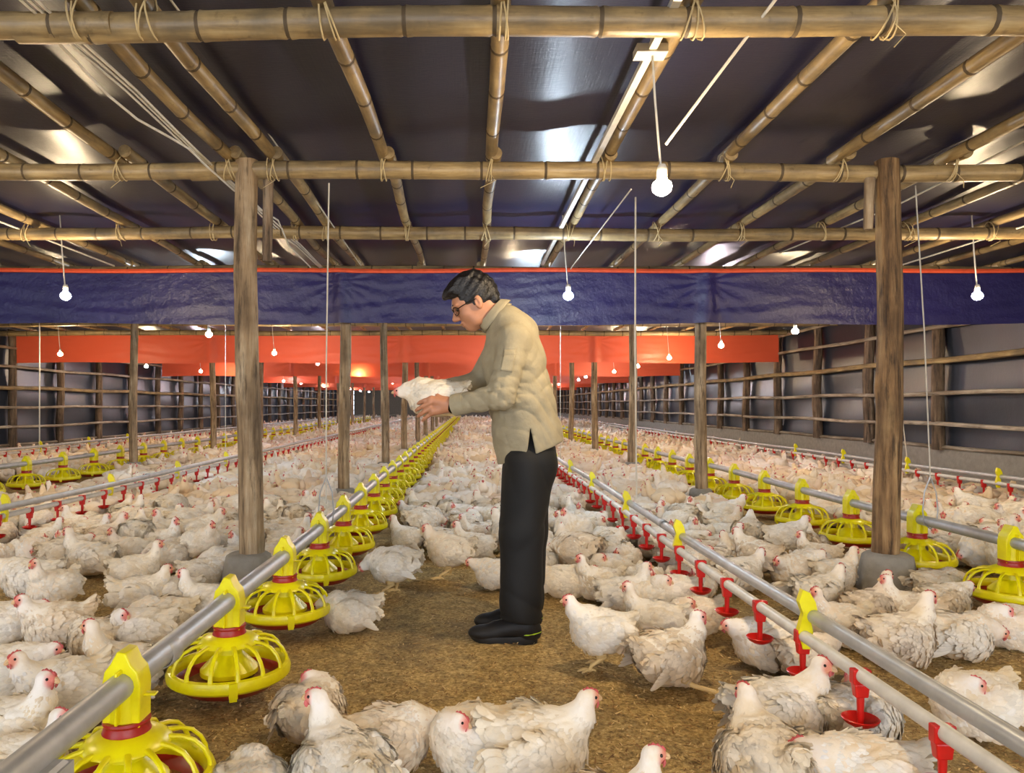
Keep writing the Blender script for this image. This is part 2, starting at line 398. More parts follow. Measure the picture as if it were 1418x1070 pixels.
for i, y in enumerate(beamY):
    mb = MB(); g = 3+i
    # two overlapping culms make one beam across the barn
    bamboo(mb, (XL, y, ZB), (-1.35+.1*(i % 3), y, ZB+.004), .050, g, .08)
    bamboo(mb, (-1.6, y+.01, ZB+.004), (XR, y, ZB), .051, g+20, .1)
    o = obj('bamboo_beam', mb, [M['bambooX'], M['node']])
    tag(o, beamlab.get(i, f'{ordn(i-5)} bamboo cross beam hidden behind the navy valance'), 'beam', 'bamboo cross beams under the roof'); beams.append(o)
    if i in (1,2,3):
        for rx in rafX:
            if rx < -5 or rx > 4.5: continue
            l = MB()
            for q in range(3):
                rx2 = rx+.012*(q-1)+rnd.uniform(-.01,.01); tl = rnd.uniform(-.03,.03)
                pts = [(rx2+tl*math.sin(a), y+.056*math.cos(a), ZB+.02+.072*math.sin(a)) for a in [2*math.pi*k/14 for k in range(15)]]
                l.tube(pts, .0035, 5, cap=False)
            if rnd.random() < .5:
                l.tube([(rx, y-.06, ZB-.03), (rx+.03, y-.07, ZB-.07), (rx+rnd.uniform(-.06,.06), y-.06, ZB-.11)], .002, 4)
            obj('lashing', l, M['lash'], o)
names_r = {11: 'right one of the left post pair', 10: 'left one of the left post pair'}
for i, x in enumerate(rafX):
    segs = [(.2, 4.32), (4.18, 7.6), (7.5, 14.2)]
    for k, (a, b) in enumerate(segs):
        mb = MB(); dx = .0 if k % 2 == 0 else .035
        bamboo(mb, (x+dx, a, ZR-.004), (x+dx*.2, b, ZR), .036 if k else .041, i*7+k, .2, 12, .015, .42)
        where = ['near stretch overhead', 'stretch before the navy valance', 'stretch behind the navy valance'][k]
        nm = names_r.get(i, f'{ordn(i)} from the left wall')
        tag(obj('bamboo_pole', mb, [M['bambooY'], M['node']]), f'roof bamboo pole, {nm}, {where}', 'pole', 'long bamboo roof poles')
# round posts on footings
def post(x, y, r, label, group, top=ZB-.03, seed=0, cut=None):
    t = thing('timber_post', label, 'post', (x, y, 0), 0, group)
    mb = MB(); g = random.Random(seed); n = 60; seg = 22; vs = []; fs = []
    kn = [(g.uniform(0,6.28), g.uniform(.2,2.2)) for _ in range(5)]
    for i in range(n+1):
        z = .12+(top-.12)*i/n
        for k in range(seg):
            a = 2*math.pi*k/seg
            rr = r*(1.06-.14*i/n)*(1+.035*math.sin(3*a+z*1.1+seed)+.03*math.sin(7*a+seed+z*.6)+.02*math.sin(13*a-z*1.5)+.02*math.sin(z*9+a))
            for ka, kz in kn: rr += .012*math.exp(-((((a-ka+3.14) % 6.28)-3.14)**2/.08+(z-kz)**2/.003))
            vs.append((rr*math.cos(a)+.012*math.sin(z*2+seed), rr*math.sin(a)+.012*math.cos(z*1.7), z))
    for i in range(n):
        for k in range(seg): fs.append((i*seg+k, i*seg+(k+1)%seg, (i+1)*seg+(k+1)%seg, (i+1)*seg+k))
    fs.append(tuple(range(n*seg, (n+1)*seg))); mb.add(vs, fs)
    obj('shaft', mb, M['brownwood' if seed == 18 else 'wood'], t)
    b = MB(); s = r*1.95
    b.lathe([(0,-.03),(s*1.25,-.03),(s*1.18,.03),(s*1.08,.12),(s*.98,.19),(s*.8,.205),(0,.205)], seg=14)
    obj('footing', b, M['concrete'], t, angle=50); return t
rowY = [4.25, 7.5, 10.95, 14.3, 17.6, 21.0, 24.4, 27.8, 31.2, 34.6, 38, 41.4, 44.8]
for ri, (rx, nm) in enumerate(((-1.27, 'row left of the man'), (2.38, 'row right of the man'), (-4.96, 'row beside the far left feeder line'))):
    for i, y in enumerate(rowY):
        if ri == 2 and i == 0: continue
        x = rx + (-.06 if (ri == 1 and i == 1) else 0)
        lab = f'round timber post, {ordn(i)} from the front in the {nm}'
        if ri == 0 and i == 0: lab = 'thick grey brown round post nearest in the left, rising beside the first feeder pans'
        if ri == 1 and i == 0: lab = 'thick brown split-grained post nearest on the right, on a concrete footing'
        post(x, y, (.066 if i == 0 else .055) + (.003 if ri == 1 else 0), lab, 'round posts in the '+nm, seed=ri*17+i*3+1,
             top=ZB-.03 if i % 2 else ZB+.06)
# short wood splice tied to the first left post
mb = MB(); mb.tube([(-1.17,4.27,1.87),(-1.165,4.28,2.34)], [.028,.03], 10)
tag(obj('timber_offcut', mb, M['darkwood']), 'short dark timber splice fixed to the right of the nearest left post', 'timber')
mb = MB(); mb.tube([(2.27,4.25,2.05),(2.275,4.24,2.34)], [.026,.03], 10)
tag(obj('timber_offcut', mb, M['wood']), 'short timber splice against the left of the nearest right post', 'timber')
# valances
def valance(Y, zt, zb, mat, name, label, panels, posts, amp=.010, hem=True):
    t = thing(name, label, 'tarp valance', (0, Y, zb))
    for pi, (xa, xb) in enumerate(panels):
        def fn(u, v, xa=xa, xb=xb, pi=pi):
            X = xa+(xb-xa)*u; Z = (zt-zb)*v
            D = np.zeros_like(X)
            for px in posts:                         # creases radiate from where the sheet wraps a post
                dx = X-px; r = np.hypot(dx, (Z-.42)*.9)+.05; th = np.arctan2(Z-.42, dx)
                D += .005*np.sin(th*17+px)*np.exp(-r*1.6)*(1-np.exp(-r*6))
                D -= .055*np.exp(-(dx/.075)**2)
            D += amp*.45*np.sin(X*1.3+pi*2)+amp*.12*np.sin(X*5.3-Z*9+1)+amp*.16*np.sin(X*13+Z*19)*np.sin(X*3.1)+amp*.10*np.sin(Z*61+np.sin(X*4)*2)*np.sin(X*2.2)**2
            D += amp*.35*np.sin(Z*34+2*np.sin(X*3.1))*np.exp(-((Z-.12)/.12)**2)
            sag = -.012*np.sin(X*1.9)*(1-v)-.01*np.sin(np.pi*u)
            return X, D-.02*pi*0+(-.012 if pi == 1 else 0), Z+sag*(1-v*.7)
        link('sheet', gridmesh('sheet', fn, int((xb-xa)*46)+4, 40, mat), t)
    if hem:
        h = MB(); xs = np.arange(XL, XR+.01, .15)
        h.tube([(x, -.075 if min(abs(x-p) for p in posts) < .12 else -.045, zt-zb-.012+.006*math.sin(x*2.3)) for x in xs], .022, 6, sq=1.0)
        obj('hem', h, M['hem'], t)
    return t
pc = [-1.27, 2.32, -4.96]
valance(7.34, 2.375, 1.85, M['blue'], 'navy_valance', 'navy blue plastic sheet with orange top hem hanging across the barn behind the man', [(XL, -2.90), (-2.96, 4.32), (4.25, XR)], pc)
for i, (y, nm) in enumerate(((14.2,'first orange red plastic valance, just below the navy one'), (20.9,'second orange red valance, lower behind the first'), (27.7,'third red valance farther down the barn'), (34.5,'fourth small red valance deep in the barn'), (41.3,'fifth small red valance near the far end'))):
    valance(y, 2.40, 1.85, M['red'], 'red_valance', nm, [(XL+.12, XR-.12)], [-1.27, 2.38, -4.96], .010, False)
# ------------------------------------------------------------------ bulbs
def make_bulb(kind):
    t = thing('hanging_bulb', 'x', 'light bulb')
    c = MB(); c.tube([(-.045,0,.625),(-.035,0,.48),(-.028,.0,.35),(-.012,0,.16),(-.004,0,.075)], .008, 6, sq=.5); obj('cord', c, M['cable'], t)
    s = MB(); s.lathe([(0,.085),(.014,.085),(.019,.07),(.02,.035),(.017,.028)], seg=14); obj('socket', s, M['socket'], t)
    b = MB(); b.lathe([(0,-.036),(.012,-.035),(.022,-.030),(.035,-.018),(.039,-.002),(.034,.014),(.022,.024),(.017,.032)], seg=14)
    obj('bulb', b, M[kind], t); return t
kinds = {}
bl = [(.745,2.9,'warm','bright warm bulb hanging high to the right of the man, nearest in view'),
 (.76,5.8,'cool','cool bluish bulb in front of the navy valance beside the man'),
 (-3.16,5.8,'warm','warm bulb in front of the navy valance at the far left'),
 (3.95,5.8,'warm','warm bulb in front of the navy valance at the far right'),
 (-3.17,9.0,'cool','cool bluish bulb at the left, just under the navy valance'),
 (3.75,8.6,'warm','warm bulb at the right against the wall, just under the navy valance'),
 (3.6,10.7,'pink','white bulb in front of the right end of the first red valance'),
 (-6.9,12.5,'warm','warm bulb at the far left in front of the first red valance'),
 (-3.25,12.3,'warm','orange glowing bulb between the two nearest left posts'),
 (-3.17,15.4,'pink','rosy white bulb right of the nearest left post'),
 (3.6,13.5,'warm','yellow bulb just under the first red valance at the right'),
 (-7.2,16.5,'warm','warm bulb below the red valance near the left wall'),
 (-6.9,19.0,'pink','rosy white bulb under the left end of the second red valance'),
 (3.7,16.5,'warm','warm bulb just behind the third post at the right'),
 (3.7,19.2,'warm','small warm bulb right of the fourth right post'),
 (3.65,21.8,'cool','small cool bulb at the fourth right post')]
for (x, y) in ((.75,0.0),(-3.1,2.6),(4.3,2.4),(-3.1,-.6),(4.2,-.8),(.75,-2.9),(-6.9,3.2),(-6.9,8.0),(.75,9.0),(.75,12.2),(.75,15.4),(.75,18.6)):
    bl.append((x, y, rnd.choice(['warm','cool','warm']) if y > 0 else 'warm', f'hanging bulb out of view {"above and behind the viewer" if y < 2 else "at the side of the barn" if abs(x) > 2 else "hidden behind the man"}'))
hid = 0
for y in range(22, 52, 4):
    for x, s in ((-6.7,'left'),(-3.1,'middle left'),(.75,'middle'),(3.6,'right')):
        bl.append((x+rnd.uniform(-.1,.1), y+rnd.uniform(-1,1), rnd.choice(['warm','cool','pink','pink']), f'tiny far bulb deep in the barn, {s} string of lamps'))
for x, y, k, lab in bl:
    grp = 'far bulbs' if 'tiny far' in lab else ('bulbs out of view' if 'out of view' in lab else None)
    if k not in kinds: b = kinds[k] = make_bulb(k); b.location = (x, y, 1.9); tag(b, lab); 
    else: b = dup(kinds[k], (x, y, 1.9), 0, lab)
    if grp: b['group'] = grp
    else: b['group'] = 'hanging bulbs'
# ------------------------------------------------------------------ pipes, feeders, drinkers
def pipe(name, x, z, r, y0, y1, mat, label, cat='pipe', joints=3.0, extra=None):
    t = thing(name, label, cat, (x, y0, z))
    mb = MB(); n = int((y1-y0)/1.0)
    mb.tube([(0, (y1-y0)*i/n, .006*math.sin(i*1.3)) for i in range(n+1)], r, 16); obj('tube', mb, mat, t)
    c = 0; y = 1.2
    while y < min(y1-y0, 14):
        m2 = MB(); m2.lathe([(r*1.02,-.035),(r*1.14,-.03),(r*1.14,.03),(r*1.02,.035)], seg=16)
        o = obj('coupling', m2, M['pipe'], t); o.rotation_euler = (math.pi/2,0,0); o.location = (0,y,0); y += joints
    return t
FE = [(-.86, 1.86, 60, 'feeder line left of the man'), (2.73, 3.76, 44, 'feeder line at the right'), (-5.28, 8.05, 40, 'feeder line at the far left')]
pipe('feed_pipe', -.86, .352, .033, .9, 52, M['pipe'], 'galvanised feed pipe running through the yellow pans left of the man')
pipe('feed_pipe', 2.73, .352, .030, 2.0, 52, M['pipe'], 'galvanised feed pipe of the feeder line at the right')
pipe('feed_pipe', -5.28, .352, .030, 6.0, 52, M['pipe'], 'galvanised feed pipe of the feeder line at the far left')
def make_feeder():
    t = thing('feeder_pan', 'x', 'poultry feeder')
    m = MB(); m.lathe([(.044,.255),(.042,.30),(.042,.335)], seg=24)
    prof = [(-.046,.255),(.046,.255),(.047,.36),(.040,.392),(.024,.41),(.012,.438),(-.010,.442),(-.026,.412),(-.041,.392),(-.047,.36)]
    m.prism(prof, 1, -.034, .034); m.box((-.004,-.062,.27),(.004,.062,.40)); m.box((.045,-.012,.325),(.075,.012,.332))
    tw = obj('hanger_tower', m, M['yellow'], t, angle=30); bv = tw.modifiers.new('b','BEVEL'); bv.width = .004; bv.segments = 2
    m = MB(); m.lathe([(.045,.232),(.056,.232),(.058,.238),(.055,.244),(.053,.256),(.057,.262),(.056,.268),(.045,.268)], seg=28); obj('collar', m, M['darkred'], t)
    m = MB(); m.lathe([(.05,.238),(.062,.236),(.085,.226),(.105,.212),(.108,.206),(.102,.205),(.082,.218),(.06,.228),(.05,.230)], seg=40); obj('dome', m, M['yellow'], t)
    m = MB(); m.lathe([(.186,.088),(.200,.085),(.211,.094),(.213,.112),(.206,.128),(.193,.131),(.184,.120),(.183,.10)], seg=48, close=True); obj('rim', m, M['yellow'], t)
    m = MB(); m.lathe([(0,.044),(.11,.044),(.15,.052),(.186,.078),(.196,.090),(.188,.092),(.178,.082),(.14,.062),(.10,.058),(0,.075)], seg=40); obj('pan', m, M['darkred'], t)
    m = MB(); m.lathe([(.0,.098),(.05,.096),(.12,.078),(.155,.068)], seg=28); obj('feed', m, M['feed'], t)
    m = MB(); m.lathe([(.04,.23),(.045,.17),(.075,.14),(.10,.115),(.10,.10),(.092,.11),(.07,.13),(.038,.165)], seg=28); obj('inner_cone', m, M['yellow'], t)
    r = MB(); p = [(.098,.212),(.130,.208),(.160,.196),(.183,.172),(.196,.145),(.198,.118)]
    r.tube([(a, 0, b) for a, b in p], [.0095,.008,.0075,.0075,.008,.010], 8, sq=.75)
    me = r.mesh('rib', M['yellow'])
    for k in range(14):
        o = link('rib', me, t); o.rotation_euler = (0,0,2*math.pi*(k+.5)/14)
    for a in (-1.2, .9, 3.0):
        c = MB(); c.box((.185,-.014,.078),(.214,.014,.128)); c.box((.19,-.012,.066),(.206,.012,.08))
        o = obj('clip', c, M['yellow'], t, smooth=False); o.rotation_euler = (0,0,a)
    return t
fd = None; feeders = []
for X, y0, cnt, nm in FE:
    for i in range(cnt):
        y = y0+i*.79
        if y > 51: break
        lab = f'yellow feeder pan, {ordn(i)} from the front on the {nm}' if i < 24 else f'tiny far yellow feeder pan deep on the {nm}'
        rz = rnd.uniform(-.15,.15)*0
        if fd is None: fd = make_feeder(); fd.location = (X,y,0); tag(fd, lab); f = fd
        else: f = dup(fd, (X,y,0), rz, lab)
        f['group'] = ('pans on the ' if i < 24 else 'far pans on the ')+nm; feeders.append((X, y, i, nm))
DR = [(1.10, 1.37, 'drinker line right of the man', .15, 60), (-3.2, 4.3, 'drinker line at the left', .15, 60), (5.1, 6.3, 'drinker line by the right wall', .15, 50), (-7.3, 10.2, 'drinker line by the left wall', .15, 30)]
def make_drinker():
    t = thing('nipple_drinker', 'x', 'poultry drinker')
    m = MB(); m.box((-.026,-.014,.262),(.026,.014,.305)); m.box((-.018,-.012,.225),(.018,.012,.264), 1.2)
    o = obj('saddle_clip', m, M['redp'], t, smooth=False); b = o.modifiers.new('b','BEVEL'); b.width = .004; b.segments = 2
    m = MB(); m.tube([(0,0,.235),(0,0,.19),(0,0,.148)], [.011,.0095,.0085], 10); m.box((-.008,-.004,.15),(.008,.004,.235)); obj('stem', m, M['redp'], t)
    m = MB(); m.lathe([(0,.142),(.020,.142),(.042,.154),(.051,.166),(.048,.168),(.038,.158),(.018,.148),(0,.147)], seg=22); obj('cup', m, M['redp'], t, angle=60)
    return t
dr = None; drinkers = []
for X, y0, nm, zz, cnt in DR:
    side = 1
    pipe('water_pipe', X, .285, .020, y0-1.2, 50, M['white_pipe'], f'white plastic water pipe of the {nm}', joints=6)
    pipe('support_pipe', X+.03, .35, .023, y0-1.2, 50, M['pipe'], f'galvanised support pipe above the water pipe of the {nm}', joints=3)
    for i in range(cnt):
        y = y0+.365*i
        if y > 30: break
        near = i < 30
        lab = f'red cup drinker, {ordn(i)} from the front on the {nm}' if near else f'small far red cup drinker on the {nm}'
        if dr is None: dr = make_drinker(); dr.location = (X,y,0); tag(dr, lab); d = dr
        else: d = dup(dr, (X,y,0), 0, lab)
        d['group'] = ('red drinkers on the ' if near else 'far red drinkers on the ')+nm; drinkers.append((X,y))
    m = MB(); m.prism([(-.012,.245),(.012,.245),(.022,.30),(.016,.33),(.04,.352),(.03,.40),(.012,.43),(-.012,.44),(-.024,.40),(-.010,.36),(-.026,.30)], 1, -.012, .012)
    me = m.mesh('pipe_hanger', M['yellow'], False); hy = {1.10: [2.46,3.97,5.3,6.8,8.3,9.8], -3.2: [5.1,6.6,8.1,9.7], 5.1: [7.2,8.7,10.2,11.7], -7.3: [11,12.6,14.2,15.8]}[X]
    for i, y in enumerate(hy):
        tag(link('pipe_hanger', me, None, (X+.005, y, 0)), f'yellow plastic hanger clip, {ordn(i)} from the front on the {nm}', 'pipe clip', 'yellow clips on the '+nm)
# hanging cords
def cord(pts, r, label, name='hanging_rope', mat='string', cat='cord', sub=1):
    m = MB(); m.tube(pts, r, 6); return tag(obj(name, m, M[mat]), label, cat)
cord([(1.11,4.98,.42),(1.10,4.98,1.4),(1.105,4.99,2.44)], .006, 'pale hanging cord down to the drinker line right of the man')
cord([(-.86,4.42,.46),(-.855,4.40,1.3),(-.82,4.30,2.33)], .0045, 'thin cord hanging from the bamboo beam to the left feed pipe')
def loop(x, y):
    m = MB(); m.tube([(x,y,.62),(x+.035,y,.53),(x+.045,y,.42),(x+.036,y,.34),(x,y,.312),(x-.036,y,.34),(x-.045,y,.42),(x-.035,y,.53),(x,y,.62)], .004, 6); return m
tag(obj('wire_loop', loop(-.86,4.42), M['pipe']), 'wire loop gripping the left feed pipe under its cord', 'wire')
cord([(2.73,4.42,.62),(2.70,4.43,1.5),(2.66,4.45,2.36)], .004, 'thin cord hanging beside the nearest right post to the right feed pipe')
tag(obj('wire_loop', loop(2.73,4.42), M['pipe']), 'wire loop holding the right feed pipe beside the nearest right post', 'wire')
cord([(5.1,8.7,.44),(5.0,8.7,1.3),(4.98,8.7,2.4)], .006, 'hanging cord with knot down to the wall drinker line on the right')
cord([(1.12,9.3,.36),(1.12,9.3,1.4),(1.12,9.3,2.45)], .004, 'thin cord to the drinker line, seen just right of the man')
cord([(-5.28,9.1,.42),(-5.28,9.1,2.4)], .004, 'thin cord to the far left feed pipe, at the left of the photo')
cord([(-3.2,9.7,.42),(-3.2,9.7,2.4)], .004, 'thin cord to the left drinker line, nearest left post side')
cord([(-7.3,12.6,.42),(-7.3,12.6,2.4)], .004, 'thin cord to the drinker line by the left wall')
a = WY(232,-6,2.7); b = WY(330,125,3.6); c_ = WY(500,368,6.9)
cord([a, b.lerp(c_, .0), c_], .005, 'tight white cord slanting over the upper left under the roof')
cord([WY(1078,-6,2.5), WY(1000,96,2.7), WY(922,200,2.88)], .006, 'tight white cord slanting down to the near warm bulb')
cord([WY(874,262,4.3), WY(790,372,6.8)], .005, 'white cord slanting down from the bamboo beam to the cool bulb')
cord([WY(1425,192,3.9), WY(1240,285,5.2), WY(1080,350,6.9)], .006, 'thin pale cord slanting along the roof at the upper right')
for k, dx in enumerate((0,.022,.042)):
    pts = []
    for q in range(30):
        y = .6+q*.24; pts.append((-1.50+dx+.006*math.sin(y*2+k), y, ZR-.055-.012*abs(math.sin(y*1.96))))
    cord(pts, .006, ['left','middle','right'][k]+' white cable of the bundle running along the roof pole at the left', 'electric_cable', 'cable')
pts = [WY(72,50,2.75), WY(110,90,2.95), WY(150,132,3.2), WY(190,165,3.45), WY(235,190,3.7), WY(262,206,3.85), WY(284,228,4.0), WY(322,262,4.35), WY(360,290,4.8), WY(385,305,5.2), WY(400,340,5.9), WY(430,370,6.9)]
cord(pts, .006, 'loose sagging white cable below the bundle at the upper left', 'electric_cable', 'cable')
m = MB(); m.box((.685,.6,ZR-.055),(.715,7.3,ZR-.03)); m.box((.64,2.86,ZR-.062),(.76,2.94,ZR-.03))
tag(obj('cable_conduit', m, M['cable'], smooth=False), 'thin white conduit strip along the roof pole above the near warm bulb', 'conduit')
cord([(4.2,.6,ZR-.05),(4.2,3,ZR-.07),(4.22,5.8,ZR-.06),(4.2,7.3,ZR-.06)], .008, 'white cable along the roof pole at the upper right', 'electric_cable', 'cable')
cord([(-3.55,.6,ZR-.05),(-3.52,3,ZR-.07),(-3.5,5.8,ZR-.06),(-3.5,7.3,ZR-.06)], .008, 'white cable along the roof pole at the far upper left', 'electric_cable', 'cable')
# grey control box end on the near feed pipe
m = MB(); m.box((-.955,1.36,.285),(-.80,1.50,.335)); m.box((-.95,1.37,.335),(-.805,1.49,.343),.9)
tag(obj('pipe_bracket', m, M['pipe'], smooth=False), 'grey metal bracket under the near end of the left feed pipe, lower left corner', 'bracket')
# litter twigs
for (px, py, L, a) in ((1385,932,.16,.1),(620,1020,.08,.8),(1010,985,.1,-.1),(1160,1010,.07,.5)):
    p = W(px,py,.008); m = MB(); m.tube([(-L/2,0,0),(0,.004,.002),(L/2,-.004,0)], [.007,.009,.006], 7)
    o = obj('bamboo_chip' , m, M['leg']); o.location = p; o.rotation_euler = (0,0,a)
    tag(o, {1385:'dry stick on the litter at the right edge',620:'small dry straw on the litter near the bottom centre',1010:'dry straw on the litter left of a sitting hen',1160:'small straw beside the red drinker cup'}[px], 'stick')


# ------------------------------------------------------------------ broiler hens
def rotm(yaw=0, pitch=0, roll=0):                   # columns = local axes
    return np.array(Matrix.Rotation(yaw,3,'Z') @ Matrix.Rotation(pitch,3,'Y') @ Matrix.Rotation(roll,3,'X'))
POSES = {}
def make_hen(key, stand=0.0, head=(.20,0,.30), hyaw=0, hpitch=0, lean=0.0, wing=0.0, tailup=.0, h=.0068, flat=0.0, legs=False, fluff=1.0, seed=0, held=False):
    """a hen facing +X, sitting height unless stand > 0; returns the meshes of body, plumage, comb, wattle, beak, eyes, legs"""
    z = stand; R = rotm(0, -lean if not lean else lean); hd = np.array(head, float)*np.array((.80,1,1))
    s = SDF((-.29,-.21,-.02 if not stand else stand-.06), (.34,.21,max(head[2]+.07, z+.27)), h)
    bz = .105+z-flat*.02
    s.u(s.ell((-.005,0,bz), (.132,.112*fluff*(1+flat*.2),.106-flat*.012), rotm(0,.14+lean)), 0)
    s.u(s.ell((.062,0,bz+.004-lean*.1), (.078,.094,.097), rotm(0,-.1+lean)), .03)
    s.u(s.ell((-.078,0,bz+.01+lean*.05), (.085,.082,.080), rotm(0,.35+lean)), .03)
    s.u(s.ell((-.045,0,bz-.035), (.085,.10,.07)), .03)
    ty = bz+.035+tailup; s.u(s.cone((-.11,0,bz+.03),(-.168,0,ty+.04),.046,.018,ys=1.5), .03)
    for sg in (-1,1):
        s.u(s.ell((.0,sg*(.098+wing*.03),bz+.02), (.094,.030,.066), rotm(-sg*(.12+wing*.25),.16+lean,sg*.22)), .012)
        s.u(s.ell((-.08,sg*(.080+wing*.06),bz+.012), (.078,.020,.040), rotm(sg*(.10-wing*.5),.16+lean,sg*.3)), .012)
        s.u(s.ell((.03,sg*.074,bz-.055), (.058,.038,.04)), .02)
    nb = np.array((.082,0,bz+.050-lean*.12)); mid = nb*.5+hd*.5+np.array((.02,0,-.005)); nk = np.array((hd[0]*.5+nb[0]*.5+.012, hd[1]*.35, hd[2]*.45+nb[2]*.55))
    s.u(s.cone(nb, nk, .060, .038), .045); s.u(s.cone(nk, hd+np.array((-.010*math.cos(hyaw),-.010*math.sin(hyaw),-.01)), .038, .025), .025)
    RH = rotm(hyaw, hpitch); f, sd, up = RH[:,0], RH[:,1], RH[:,2]
    s.u(s.ell(hd, (.033,.0225,.0245), RH), .014); s.u(s.ell(hd+f*.018-up*.004, (.018,.015,.015), RH), .01)
    P, Q = s.mesh(); N = vnormals(P, Q)
    rg = np.random.RandomState(seed+5)
    # small clumps in the plumage
    amp = np.clip(np.linalg.norm(P-hd, axis=1)/.09-.3, 0, 1)
    P = P+N*(amp*(.0028*np.sin(P[:,0]*95+3*np.sin(P[:,1]*60))*np.sin(P[:,1]*88+P[:,2]*70)+.0022*np.sin(P[:,2]*120+P[:,0]*60)))[:,None]
    def tint(P):
        c = np.tile(np.array(lin((247,242,232))[:3]), (len(P),1))
        def mixc(w, col): nonlocal c; w = np.clip(w,0,1)[:,None]; c = c*(1-w)+np.array(lin(col)[:3])*w
        mixc((.07-(P[:,2]-z))/.07*.55, (206,178,128))                     # soiled belly
        mixc((-.08-P[:,0])/.11*.40, (226,204,156))                        # yellowed rump and wing tips
        dn = np.linalg.norm(P-hd, axis=1); mixc((.085-dn)/.05*.6, (250,244,240))
        fr = (P-hd)@f; dd = np.linalg.norm((P-hd-f*.019+up*.004), axis=1)
        mixc((.030-dd)/.011, (232,140,130)); return c
    out = {'body': arrmesh('body_'+key, P, Q, M['feather'], True, None, tint(P))}
    # feathers laid like shingles
    cand = rg.choice(len(P), min(len(P), 1900), replace=False); V = []; Fq = []; T = []
    for i in cand:
        p = P[i]; n = N[i]; dh = np.linalg.norm(p-hd)
        if dh < .048 or n[2] < -.55: continue
        back = np.array((-1,0,-.10)); neck = (p[2] > bz+.075 and p[0] > .05)
        if neck: back = (nb-hd)/np.linalg.norm(nb-hd)+np.array((-.25,0,0))
        back = back+rg.normal(0,.13,3); t = back-n*(back@n); tl = np.linalg.norm(t)
        if tl < .2: continue
        t /= tl; b = np.cross(n, t)
        onw = abs(p[1]) > .075 and p[0] < .07; L = (.018 if neck else .028+(.018 if onw else 0)+(.014 if p[0] < -.09 else 0))*rg.uniform(.8,1.3); w = L*(.24 if onw else .33)
        lift = rg.uniform(.05,.24); base = p-n*.004; k = len(V)
        for a, ww, hh in ((0,.35,0),(.45,1,.5),(.8,.85,.85),(1,.2,1.0)):
            q = base+t*L*a+n*(L*lift*hh*.7+.002)
            V += [q-b*w*ww-n*.0015*ww, q+n*.0012, q+b*w*ww-n*.0015*ww]
        for r in range(3):
            for c in range(2): Fq.append((k+r*3+c, k+r*3+c+1, k+r*3+c+4, k+r*3+c+3))
        tt = rg.uniform(.88,1.05); T += [(p, tt*.94), (p, tt), (p, tt*.94)]*4
    # long flight feathers of both wings, and the tail fan
    def quill(o, d, nrm, L, w, tone):
        nonlocal V, Fq, T
        d = d/np.linalg.norm(d); b = np.cross(nrm, d); b /= np.linalg.norm(b); k = len(V)
        for a, ww in ((0,.5),(.35,1),(.75,1),(.95,.6),(1,.1)):
            q = o+d*L*a; V += [q-b*w*ww, q+nrm*.002, q+b*w*ww]; T += [(o, tone*.92),(o, tone),(o, tone*.92)]
        for r in range(4):
            for c in range(2): Fq.append((k+r*3+c, k+r*3+c+1, k+r*3+c+4, k+r*3+c+3))
    for sg in (-1,1):
        for j in range(9):
            o = np.array((-.015-j*.009, sg*(.118+wing*.035-j*.002), bz+.045-j*.009-.01)); d = np.array((-1, sg*(wing*.9-.16+.03*j*wing), .02-.045*j+lean*.3))
            quill(o, d, np.array((0,sg,.25)), .080+.003*j, .010, rg.uniform(.86,1))
    for j in range(7):
        a = (j-3)*.16; quill(np.array((-.138,.008*(j-3),ty+.028)), np.array((-1,a,.35+tailup*4)), np.array((0,0,1.)), .052, .012, rg.uniform(.85,1))
    V = np.array(V); Tp = np.array([a for a, _ in T]); Tm = np.array([b for _, b in T])[:,None]
    out['plumage'] = arrmesh('plumage_'+key, V, np.array(Fq), M['feather'], True, None, tint(Tp)*Tm)
    L2W = lambda x, y, zz: tuple(hd+f*x+sd*y+up*zz)
    m = MB()                                          # serrated comb
    base = [L2W(.032,0,.006), L2W(.018,0,.017), L2W(.0,0,.022), L2W(-.016,0,.018)]; teeth = []
    for j, (x, hh) in enumerate(((.034,.013),(.027,.021),(.021,.019),(.013,.027),(.006,.024),(-.002,.030),(-.009,.024),(-.014,.026),(-.018,.019))): teeth.append((x, hh))
    poly = [(.033,.004)]+teeth+[(-.016,.014),(0,.018),(.018,.013)]
    m.add([L2W(x,-.0032 if y > .02 else -.0045,y) for x, y in poly]+[L2W(x,.0032 if y > .02 else .0045,y) for x, y in poly],
          [tuple(range(len(poly))), tuple(range(len(poly), 2*len(poly)))[::-1]]+[(i, i+len(poly), (i+1)%len(poly)+len(poly), (i+1)%len(poly)) for i in range(len(poly))])
    out['comb'] = m.mesh('comb_'+key, M['comb'])
    m = MB()
    for sg in (-1,1): m.tube([L2W(.030,sg*.008,-.012), L2W(.030,sg*.009,-.020), L2W(.027,sg*.009,-.028), L2W(.026,sg*.008,-.032)], [.004,.0065,.0055,.002], 8, sq=.6)
    out['wattle'] = m.mesh('wattle_'+key, M['wattle'])
    m = MB(); m.tube([L2W(.030,0,-.002), L2W(.039,0,-.004), L2W(.046,0,-.009), L2W(.048,0,-.013)], [.0085,.0065,.0035,.0008], 8)
    m.tube([L2W(.030,0,-.009), L2W(.042,0,-.012), L2W(.047,0,-.013)], [.007,.005,.001], 8); out['beak'] = m.mesh('beak_'+key, M['beak'])
    m = MB(); [m.ball(L2W(.017,sg*.0195,.003), .0048, 8, 6) for sg in (-1,1)]; out['eye'] = m.mesh('eye_'+key, M['eye'])
